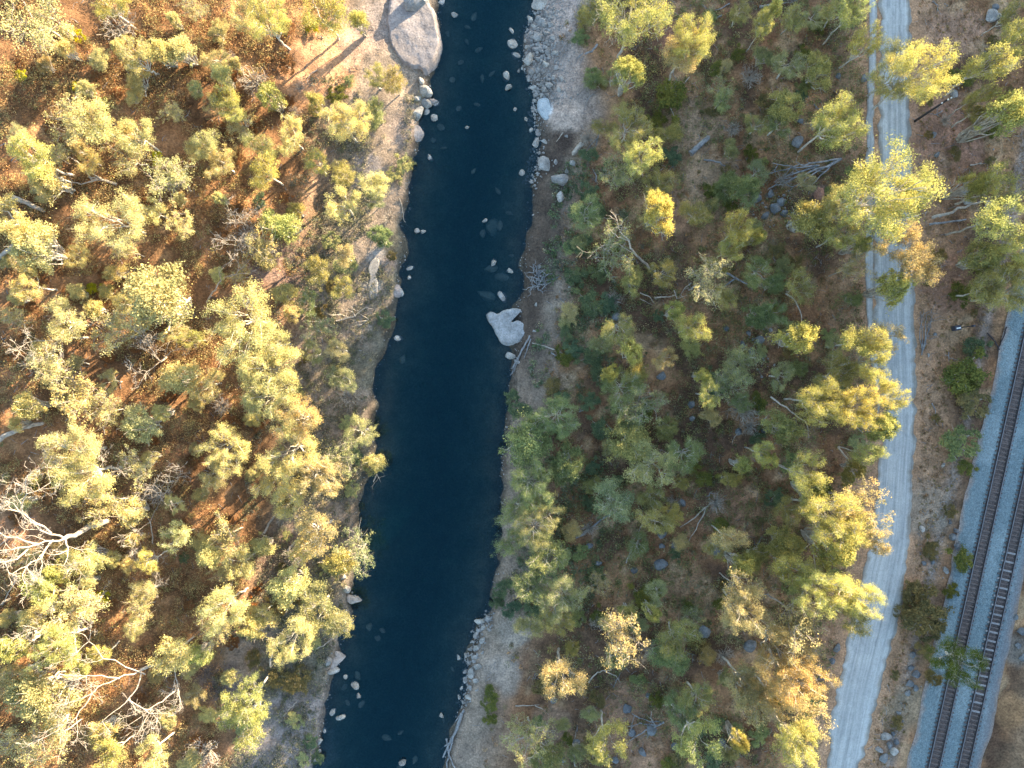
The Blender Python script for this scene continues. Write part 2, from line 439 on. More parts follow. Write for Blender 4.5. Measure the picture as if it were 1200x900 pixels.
# the narrow pale strip beside it, beyond a shallow brown drain
ys = np.arange(-8, 101, 0.4); rc, rw, rs = roadx(ys); us = np.linspace(0, 1, 7)
wd = 1.15 * sstep(-8, 4, ys) * (0.75 + 0.6 * fbm(ys, ys * 0, 2.5, 3, 4))
X0 = rs + (fbm(ys, ys * 0, 3, 3, 7) - 0.5) * 0.7
X = X0[:, None] + wd[:, None] * us[None]; Y = np.repeat(ys[:, None], 7, 1); Z = ROAD_Z + 0.06 + 0.03 * np.sin(us * math.pi)[None] + X * 0
edge = np.minimum(us, 1 - us)[None] * wd[:, None]
col = lerp(np.ones(X.shape + (3,)) * 0.95, [0.6, 0.54, 0.48], 1 - sstep(0.0, 0.35, edge + (fbm(X, Y, 0.7, 3, 6) - 0.5) * 0.5))
lane = np.stack([X - rc[:, None], Y, edge], -1)
ii = np.arange(X.size).reshape(X.shape)
q = np.stack([ii[:-1, :-1], ii[:-1, 1:], ii[1:, 1:], ii[1:, :-1]], -1).reshape(-1, 4)
o = link("road_shoulder_strip", mesh_from("road_shoulder_strip", np.stack([X, Y, Z], -1).reshape(-1, 3), q, M_ROAD, True, {"col": col.reshape(-1, 3), "lane": lane.reshape(-1, 3)}))
tag(o, kind="structure")

# ------------------------------------------------------------------ railway: ballast bed, two tracks
ys = np.arange(-120, 121, 0.35); t1, t2 = trackx(ys)
us = np.linspace(-1, 1, 65)
Lw = 5.6 + (fbm(ys, ys * 0, 5, 3, 5) - .5) * 1.2; Rw = 5.0 + (fbm(ys, ys * 0, 6, 3, 15) - .5) * 1.6
x0 = t1 - 0.2 - (Lw - 2.4) - 0.6; x1 = t2 + (Rw - 2.4) + 0.9
X = x0[:, None] + (x1 - x0)[:, None] * ((us + 1) / 2)[None]; Y = np.repeat(ys[:, None], 65, 1)
e = np.minimum(X - x0[:, None], x1[:, None] - X)
Z = TRACK_Z - 0.52 + 0.34 * sstep(0, 1.6, e) + 0.09 * (fbm(X, Y, 0.5, 3, 12.0) - 0.5)
col = np.zeros(X.shape + (3,)) + np.array([0.15, 0.198, 0.212])
nb = fbm(X, Y, 6, 3, 19)
col = lerp(col, [0.195, 0.245, 0.255], sstep(0.45, 0.62, nb))
for k, t in enumerate((t1, t2)):
    d = np.abs(X - t[:, None])
    col = lerp(col, [0.12, 0.092, 0.082], 1 - sstep(0.72, 0.98, d + (fbm(X, Y, 0.8, 2, 9) - .5) * 0.25))
rside = sstep(0.9, 2.6, X - t2[:, None])
col = lerp(col, [0.20, 0.20, 0.205], rside * 0.8)
col = lerp(col, [0.25, 0.20, 0.17], 1 - sstep(0.0, 0.9, e + (fbm(X, Y, 1.1, 3, 29) - .5) * 1.1))
ii = np.arange(X.size).reshape(X.shape)
q = np.stack([ii[:-1, :-1], ii[:-1, 1:], ii[1:, 1:], ii[1:, :-1]], -1).reshape(-1, 4)
o = link("railway_ground", mesh_from("railway_ground", np.stack([X, Y, Z], -1).reshape(-1, 3), q, M_BALLAST, False, {"col": col.reshape(-1, 3)}))
tag(o, kind="structure")

def boxes(parts):
    """parts: (centre, half sizes, angle about z, bevel) -> vertices, faces of bevel-edged blocks."""
    V = []; F = []
    for (c, h, a) in parts:
        n = len(V); ca, sa = math.cos(a), math.sin(a); b = min(h) * 0.25
        ring = []
        for z, ins in ((-h[2], 0), (h[2] - b, 0), (h[2], b)):
            for sx, sy in ((-1, -1), (1, -1), (1, 1), (-1, 1)):
                x = sx * (h[0] - ins); y = sy * (h[1] - ins)
                V.append((c[0] + x * ca - y * sa, c[1] + x * sa + y * ca, c[2] + z))
        for l in range(2):
            for k in range(4):
                F.append([n + 4 * l + k, n + 4 * l + (k + 1) % 4, n + 4 * l + 4 + (k + 1) % 4, n + 4 * l + 4 + k])
        F.append([n + 8, n + 9, n + 10, n + 11]); F.append([n + 3, n + 2, n + 1, n])
    return V, F
M_SLEEP = mat_plain("weathered_timber", (0.105, 0.082, 0.074), 0.9, 0, 0.35)
M_SLEEPP = mat_plain("pale_concrete", (0.20, 0.19, 0.19), 0.9, 0, 0.3)
M_RAIL = mat_plain("rusty_rail_side", (0.035, 0.028, 0.03), 0.7, 0.2, 0.3)
M_RAILTOP = mat_plain("worn_rail_top", (0.15, 0.145, 0.15), 0.5, 0.4, 0.15)
def track(which, label):
    t = empty("railway_track", (trackx(0.0)[which], 0, TRACK_Z - 0.2)); tag(t, label, "railway track", "pair of railway tracks")
    org = np.array(t.location)
    slope = 0.2215 if which == 0 else 0.2245
    ang = math.atan2(1, slope) - math.pi / 2
    def pos(y): return trackx(y)[which], y
    for s in (-1, 1):
        prof = [(-0.075, 0), (0.075, 0), (0.075, 0.03), (0.02, 0.06), (0.02, 0.13), (0.042, 0.145), (0.042, 0.178), (0.036, 0.185), (-0.036, 0.185), (-0.042, 0.178), (-0.042, 0.145), (-0.02, 0.13), (-0.02, 0.06), (-0.075, 0.03)]
        V = []; F = []; yy = np.arange(-118, 119, 4.0); n = len(prof)
        for y in yy:
            x, _ = pos(y)
            for (px, pz) in prof:
                V.append((x + (s * 0.84 + px * 1.9) * math.cos(ang) - org[0], y + (s * 0.84 + px * 1.9) * math.sin(ang), TRACK_Z + 0.02 + pz - org[2]))
        mi = []
        for i in range(len(yy) - 1):
            for k in range(n):
                F.append([i * n + k, i * n + (k + 1) % n, (i + 1) * n + (k + 1) % n, (i + 1) * n + k]); mi.append(1 if k in (7,) else 0)
        me = mesh_from("rail", V, F, M_RAIL); me.materials.append(M_RAILTOP)
        for p, m_ in zip(me.polygons, mi): p.material_index = m_
        link("rail", me, t)
    rr = np.random.default_rng(5 + which)
    yy = np.arange(-118, 118, 0.7)
    pxs = [to_px(pos(y)[0], y, TRACK_Z) for y in yy]
    # the hundred that lie inside the frame come first
    vis = [i for i, (px, py) in enumerate(pxs) if -10 < py < 910 and px < 1210]
    vis = vis[:100]
    rest = []
    protos = {}
    for i, y in enumerate(yy):
        x = pos(y)[0]; py = pxs[i][1]
        pale = which == 1 and 640 < py < 842 and i % 2 == 0 and rr.random() < 0.9
        c = (x - org[0], y, TRACK_Z - 0.12 + (0.05 if pale else rr.uniform(-0.09, 0.004)) - org[2])
        a = ang + rr.normal(0, 0.01); h = (1.30 + rr.uniform(-.05, .05), 0.125 if not pale else 0.15, 0.11)
        if i in vis:
            key = (pale,)
            if key not in protos:
                v, f = boxes([((0, 0, 0), h, 0)]); protos[key] = mesh_from("sleeper", v, f, M_SLEEPP if pale else M_SLEEP)
            o = link("sleeper", protos[key], t, c); o.rotation_euler = (0, 0, a)
            if pale: o["label"] = "pale concrete sleeper"
        else: rest.append((c, h, a))
    v, f = boxes(rest); o = link("sleepers_further_along", mesh_from("sleepers_further_along", v, f, M_SLEEP), t); o["kind"] = "stuff"
    return t
track(0, "railway track nearer the road, dark sleepers sunk in brown ballast")
track(1, "outer railway track with pale sleepers showing, farther from the road")
# ------------------------------------------------------------------ plants: shapes
def tube(pts, rads, n=5):
    """One tapered tube along a polyline -> vertices, quads."""
    pts = np.asarray(pts, float); rads = np.asarray(rads, float)
    T = np.gradient(pts, axis=0); T /= np.linalg.norm(T, axis=1, keepdims=True) + 1e-9
    ref = np.where(np.abs(T[:, 2:3]) > 0.9, np.array([[1., 0, 0]]), np.array([[0., 0, 1]]))
    A = np.cross(T, ref); A /= np.linalg.norm(A, axis=1, keepdims=True) + 1e-9
    B = np.cross(T, A)
    th = np.linspace(0, 2 * math.pi, n, endpoint=False)
    V = pts[:, None] + rads[:, None, None] * (np.cos(th)[None, :, None] * A[:, None] + np.sin(th)[None, :, None] * B[:, None])
    m = len(pts); i = np.arange(m * n).reshape(m, n)
    q = np.stack([i[:-1], np.roll(i[:-1], -1, 1), np.roll(i[1:], -1, 1), i[1:]], -1).reshape(-1, 4)
    V = V.reshape(-1, 3)
    V = np.concatenate([V, pts[-1:] + T[-1:] * rads[-1], pts[:1]])
    cap = [[(m - 1) * n + k, (m - 1) * n + (k + 1) % n, m * n, m * n] for k in range(n)]
    cap += [[(k + 1) % n, k, m * n + 1, m * n + 1] for k in range(n)]
    return V, np.concatenate([q, np.array(cap)])
class Soup:
    def __init__(s): s.V = []; s.F = []; s.n = 0; s.A = []
    def add(s, V, F, a=None):
        s.V.append(V); s.F.append(np.asarray(F) + s.n); s.n += len(V)
        if a is not None: s.A.append(a)
    def mesh(s, name, mat, smooth=False, an=None):
        V = np.concatenate(s.V); F = np.concatenate(s.F)
        at_ = {an: np.concatenate(s.A)} if an and s.A else None
        return tri_clean(name, V, F, mat, smooth, at_)
def tri_clean(name, V, F, mat, smooth, at_):
    deg = F[:, 2] == F[:, 3]
    if deg.any():
        me = mesh_from(name, V, [list(map(int, f[:3])) if d else list(map(int, f)) for f, d in zip(F, deg)], mat, smooth, at_)
    else:
        me = mesh_from(name, V, F, mat, smooth, at_)
    return me
def curve(rng, p0, p1, lift=0.0, wob=0.05, n=6):
    t = np.linspace(0, 1, n)[:, None]; p0 = np.asarray(p0, float); p1 = np.asarray(p1, float)
    L = np.linalg.norm(p1 - p0)
    P = p0 + (p1 - p0) * t + np.array([0, 0, 1.0]) * (lift * L * 4 * t * (1 - t))
    w = rng.normal(0, wob * L, (n, 3)); w[0] = 0; w[-1] = 0
    return P + w * np.sin(t * math.pi)
def leaves(rng, C, size, up=0.35, aspect=0.5):
    """A quad per centre, random facing with some bias upward."""
    n = len(C)
    nrm = rng.normal(0, 1, (n, 3)); nrm /= np.linalg.norm(nrm, axis=1, keepdims=True)
    nrm[:, 2] = np.abs(nrm[:, 2]) + up; nrm /= np.linalg.norm(nrm, axis=1, keepdims=True)
    t = np.cross(nrm, rng.normal(0, 1, (n, 3))); t /= np.linalg.norm(t, axis=1, keepdims=True) + 1e-9
    b = np.cross(nrm, t)
    s = size * rng.uniform(0.6, 1.35, (n, 1))
    V = np.stack([C - t * s, C + b * s * aspect * 0.9 - t * s * 0.1, C + t * s, C - b * s * aspect * 0.9 + t * s * 0.1], 1).reshape(-1, 3)
    F = np.arange(4 * n).reshape(n, 4)
    return V, F
def puff(rng, c, r, n, squash=0.7, shell=2.6):
    # three or four loose sprays that together make the clump, thinning outward
    k = 4; sp = rng.normal(0, 0.42 * r, (k, 3)) * np.array([1, 1, 0.6]); w = rng.integers(0, k, n)
    el = rng.uniform(0.22, 0.46, (k, 3)) * np.array([1, 1, squash])
    p = sp[w] + rng.normal(0, 1, (n, 3)) * el[w] * r
    p[:, 2] -= 0.10 * (p[:, 0] ** 2 + p[:, 1] ** 2) / max(r, 0.1)
    return np.asarray(c) + p

def make_gum(seed, Rad, H, limbs=5, subs=4, nleaf=5200, clump=0.25, dens_top=1.0, leaf=0.22, lean=0.12):
    """Open crowned gum: pale trunk that forks into limbs, leaf clumps at their ends."""
    rng = np.random.default_rng(seed)
    T = Soup(); C = []
    ln = rng.normal(0, lean * Rad, 2)
    fork = np.array([ln[0], ln[1], H * rng.uniform(0.36, 0.5)])
    P = curve(rng, (0, 0, -0.8), fork, 0, 0.03, 6)
    r0 = 0.021 * H
    V, F = tube(P, np.linspace(r0 * 1.15, r0 * 0.72, 6), 7); T.add(V, F)
    a0 = rng.uniform(0, 6.28); skip = rng.random() < 0.7
    for i in range(limbs):
        az = a0 + i * 6.283 / (limbs + (0.8 if skip else 0)) + rng.normal(0, 0.22)
        rr = Rad * (rng.uniform(0.40, 0.78) if i % 3 else rng.uniform(0.08, 0.40))
        e = np.array([math.cos(az) * rr, math.sin(az) * rr, H * rng.uniform(0.70, 0.86)])
        P = curve(rng, fork, e, -0.06, 0.05, 7)
        V, F = tube(P, np.linspace(r0 * 0.62, r0 * 0.2, 7), 5); T.add(V, F)
        for j in range(subs):
            t = rng.uniform(0.45, 1.0); k = min(5, int(t * 6)); st = P[k] + (P[k + 1] - P[k]) * (t * 6 - k)
            a2 = az + rng.normal(0, 0.75); q = Rad * rng.uniform(0.18, 0.42)
            en = st + np.array([math.cos(a2) * q, math.sin(a2) * q, H * rng.uniform(0.04, 0.2)])
            rad = math.hypot(en[0], en[1]); lim = Rad * 0.82
            if rad > lim: en[:2] *= lim / rad
            en[2] = min(en[2], H * (0.97 - 0.16 * (math.hypot(en[0], en[1]) / Rad) ** 2))
            Q = curve(rng, st, en, 0.05, 0.06, 5)
            V, F = tube(Q, np.linspace(r0 * 0.24, r0 * 0.07, 5), 4); T.add(V, F)
            C.append((en, clump * Rad * rng.uniform(0.7, 1.25)))
            if rng.random() < 0.6: C.append((st + (en - st) * 0.5 + rng.normal(0, .06 * Rad, 3), clump * Rad * rng.uniform(0.5, 0.8)))
            for z in range(3):       # bare twigs among the leaves
                tw = en + rng.normal(0, clump * Rad * 0.6, 3)
                V, F = tube(np.array([Q[3], tw]), [r0 * 0.08, r0 * 0.03], 3); T.add(V, F)
        C.append((e, clump * Rad * rng.uniform(0.6, 0.95)))
    Lf = Soup(); tot = sum(r * r for _, r in C)
    for c, r in C:
        n = max(10, int(nleaf * r * r / tot)); p = puff(rng, c, r, n, 0.62)
        V, F = leaves(rng, p, leaf, 0.3)
        tone = np.clip(0.45 + rng.normal(0, 0.13) + rng.normal(0, 0.16, n), 0, 1)
        Lf.add(V, F, np.repeat(tone, 4))
    return T.mesh("trunk", M_BARK), Lf.mesh("crown", M_LEAF, False, "tone")

def make_round(seed, Rad, H, npuff=26, nleaf=4200, leaf=0.17, squash=0.6, wild=0.3):
    """Denser, lumpy, low branching small tree or bush."""
    rng = np.random.default_rng(seed)
    T = Soup(); Lf = Soup(); C = []
    for i in range(npuff):
        a = rng.uniform(0, 6.283); q = math.sqrt(rng.random()) * Rad * 0.78 * (1 + wild * math.sin(a * 2 + seed) * 0.8)
        z = H * (0.55 + 0.38 * (1 - (q / Rad) ** 2) * rng.uniform(0.55, 1.05))
        C.append((np.array([math.cos(a) * q, math.sin(a) * q, z]), Rad * rng.uniform(0.15, 0.31)))
    r0 = 0.022 * H + 0.02
    for c, r in C[::2]:
        P = curve(rng, (0, 0, -0.4), c, 0.0, 0.06, 5); V, F = tube(P, np.linspace(r0, r0 * 0.25, 5), 4); T.add(V, F)
        for z in range(2):
            V, F = tube(np.array([P[3], c + rng.normal(0, r * 0.8, 3)]), [r0 * 0.3, r0 * 0.1], 3); T.add(V, F)
    tot = sum(r * r for _, r in C)
    for c, r in C:
        n = max(8, int(nleaf * r * r / tot)); p = puff(rng, c, r, n, squash)
        V, F = leaves(rng, p, leaf, 0.35); tone = np.clip(0.45 + rng.normal(0, 0.12) + rng.normal(0, 0.17, n), 0, 1)
        Lf.add(V, F, np.repeat(tone, 4))
    return T.mesh("trunk", M_BARK), Lf.mesh("crown", M_LEAF, False, "tone")

def grow(rng, T, p, d, L, r, depth, twist=0.5, n=4, up=0.15, minr=0.012):
    """Bare forking limb, recursive."""
    steps = 4; P = [np.asarray(p, float)]; d = np.asarray(d, float)
    for i in range(steps):
        d = d + rng.normal(0, 0.16 * twist * 2, 3); d[2] += up * 0.1; d /= np.linalg.norm(d)
        P.append(P[-1] + d * L / steps)
    r1 = max(minr, r * 0.55)
    V, F = tube(np.array(P), np.linspace(r, r1, steps + 1), n if depth > 0 else 3); T.add(V, F)
    if depth <= 0: return
    for k in range(rng.integers(2, 4) + (1 if depth > 1 else 0)):
        t = rng.integers(2, steps + 1); dd = d + rng.normal(0, 0.75, 3); dd[2] = dd[2] * 0.7 + up; dd /= np.linalg.norm(dd)
        grow(rng, T, P[t], dd, L * rng.uniform(0.45, 0.75), r1 * rng.uniform(0.6, 0.9), depth - 1, twist, n, up, minr)

def make_twiggy(seed, Rad, H, nleaf=2200):
    """Half bare dry gum: many pale twigs and sparse leaf tufts."""
    rng = np.random.default_rng(seed); T = Soup(); Lf = Soup()
    ends = []
    P = curve(rng, (0, 0, -0.6), (rng.normal(0, .1 * Rad), rng.normal(0, .1 * Rad), H * 0.45), 0, 0.04, 5)
    r0 = 0.018 * H; V, F = tube(P, np.linspace(r0, r0 * .7, 5), 6); T.add(V, F)
    for i in range(7):
        az = i * 0.9 + rng.normal(0, 0.25); q = Rad * rng.uniform(0.5, 0.85)
        e = np.array([math.cos(az) * q, math.sin(az) * q, H * rng.uniform(0.68, 0.95)])
        Q = curve(rng, P[-1], e, -0.04, 0.07, 6); V, F = tube(Q, np.linspace(r0 * .55, r0 * .16, 6), 4); T.add(V, F)
        for j in range(9):
            k = rng.integers(2, 6); en = Q[k] + np.array([rng.normal(0, .22 * Rad), rng.normal(0, .22 * Rad), rng.uniform(-0.02, .16) * H])
            W = curve(rng, Q[k], en, 0.03, 0.09, 4); V, F = tube(W, np.linspace(r0 * .22, r0 * .10, 4), 3); T.add(V, F)
            ends.append(en)
            for z in range(3):
                V, F = tube(np.array([W[2], en + rng.normal(0, .13 * Rad, 3)]), [r0 * .13, r0 * .07], 3); T.add(V, F)
    for en in ends:
        n = int(nleaf / len(ends)); p = puff(rng, en, Rad * rng.uniform(0.12, 0.24), n, 0.7)
        V, F = leaves(rng, p, 0.115, 0.25); tone = np.clip(0.45 + rng.normal(0, 0.14) + rng.normal(0, 0.17, n), 0, 1)
        Lf.add(V, F, np.repeat(tone, 4))
    return T.mesh("trunk", M_DEAD), Lf.mesh("crown", M_LEAF, False, "tone")

def make_brush(seed, Rad, H, n=60):
    """Leafless bush: thin pale stems that fan out from one foot."""
    rng = np.random.default_rng(seed); T = Soup()
    for i in range(n):
        a = rng.uniform(0, 6.283); q = Rad * math.sqrt(rng.uniform(0.1, 1.0)); e = (math.cos(a) * q, math.sin(a) * q, H * rng.uniform(0.5, 1))
        P = curve(rng, (rng.normal(0, .05), rng.normal(0, .05), -0.1), e, 0.1, 0.06, 5); V, F = tube(P, np.linspace(0.05, 0.014, 5), 3); T.add(V, F)
        for j in range(4):
            s = P[rng.integers(2, 5)]; V, F = tube(np.array([s, s + rng.normal(0, .17 * Rad, 3) + [0, 0, .1]]), [0.022, 0.010], 3); T.add(V, F)
    return T.mesh("brush", M_DEAD)

PROTO = {}
for k in range(10): PROTO[('gum', k)] = (5.0, 13.0, make_gum(100 + k, 5.0, 13.0, 6 + k % 3, 7, 11000, 0.20, 1, 0.112))
for k in range(4): PROTO[('big', k)] = (8.0, 15.0, make_gum(150 + k, 8.0, 15.0, 8, 9, 22000, 0.155, 1, 0.115))
for k in range(7): PROTO[('round', k)] = (3.0, 6.0, make_round(200 + k, 3.0, 6.0, 32 + 3 * k, 8500, 0.105))
for k in range(8): PROTO[('twiggy', k)] = (4.0, 9.0, make_twiggy(300 + k, 4.0, 9.0, 4200))
for k in range(4): PROTO[('bush', k)] = (1.6, 1.9, make_round(400 + k, 1.6, 1.9, 22, 3000, 0.10, 0.7))
for k in range(7): PROTO[('feather', k)] = (4.2, 9.0, make_gum(500 + k, 4.2, 9.0, 7, 7, 9000, 0.22, 1, 0.10))
BRUSH = [make_brush(600 + k, 2.0, 1.8) for k in range(3)]

# leaf colour of each kind (sunlit yellows and creams, shaded greens painted in), then the shapes it may take, default height for a crown of 5 m
KIND = {
 'S': ((0.53, 0.44, 0.195), ('twiggy', 'round', 'gum', 'twiggy'), 1.0),
 'L': ((0.55, 0.475, 0.20), ('gum', 'round', 'feather'), 1.1),
 'Y': ((0.45, 0.41, 0.135), ('gum', 'round', 'feather'), 1.2),
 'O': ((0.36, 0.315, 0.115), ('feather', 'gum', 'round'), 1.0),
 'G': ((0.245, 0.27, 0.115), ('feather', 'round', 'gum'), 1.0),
 'E': ((0.33, 0.32, 0.15), ('feather', 'twiggy', 'gum'), 1.0),
 'P': ((0.46, 0.36, 0.17), ('gum', 'feather', 'twiggy'), 1.15),
 'B': ((0.50, 0.42, 0.025), ('bush',), 0.5),
 'D': ((0.16, 0.16, 0.045), ('bush',), 0.5),
 'V': ((0.14, 0.175, 0.095), ('bush',), 0.5),
 'R': ((0.27, 0.125, 0.055), ('bush',), 0.4),
 'K': ((0.21, 0.16, 0.07), ('bush',), 0.5),
}
ANCH = []            # (px, py, phrase) of everything with a hand-written label
USED = set()
cnt = {}
def plant(px, py, rpx, kind, label, h=None, name=None, group=None, anchor=True, wide=1.0):
    colr, shapes, hk = KIND[kind]
    i = cnt.get(kind, 0); cnt[kind] = i + 1
    sh = shapes[i % len(shapes)] if rpx > 12 or shapes[0] == 'bush' else 'round'
    if rpx >= 24 and sh == 'round' and kind != 'S': sh = 'gum'
    if rpx * wide >= 27 and sh in ('gum', 'feather'): sh = 'big'
    opts = [k for k in PROTO if k[0] == sh]
    pk = opts[(i * 3 + int(px)) % len(opts)]
    R0, H0, (tm, cm) = PROTO[pk]
    if sh == 'bush':
        hh = h or max(0.8, rpx / PXM * 0.8)
    else:
        hh = h or (3.2 + 1.95 * (rpx / PXM)) * hk
    X, Y, z = at(px, py, hh * 0.8)
    rad = rpx / PXM * (1 - (z + hh * 0.8) / CAM_H) * 1.22 * wide
    name = name or ('gum_tree' if sh != 'bush' else 'shrub')
    t = empty(name, (X, Y, z), R.uniform(0, 6.283))
    t.scale = (rad / R0, rad / R0 * R.uniform(0.74, 1.14), hh / H0)
    tag(t, label, 'tree' if sh != 'bush' else 'shrub', group)
    o = link("trunk" if sh != 'bush' else "stem", tm, t)
    c = link("crown" if sh != 'bush' else "foliage", cm, t)
    v = R.uniform(0.86, 1.16); hue = R.normal(0, 0.05)
    c.color = (colr[0] * v * (1 + hue), colr[1] * v, colr[2] * v * (1 - hue), 1)
    if label and anchor: ANCH.append((px, py, label)); USED.add(label)
    return t
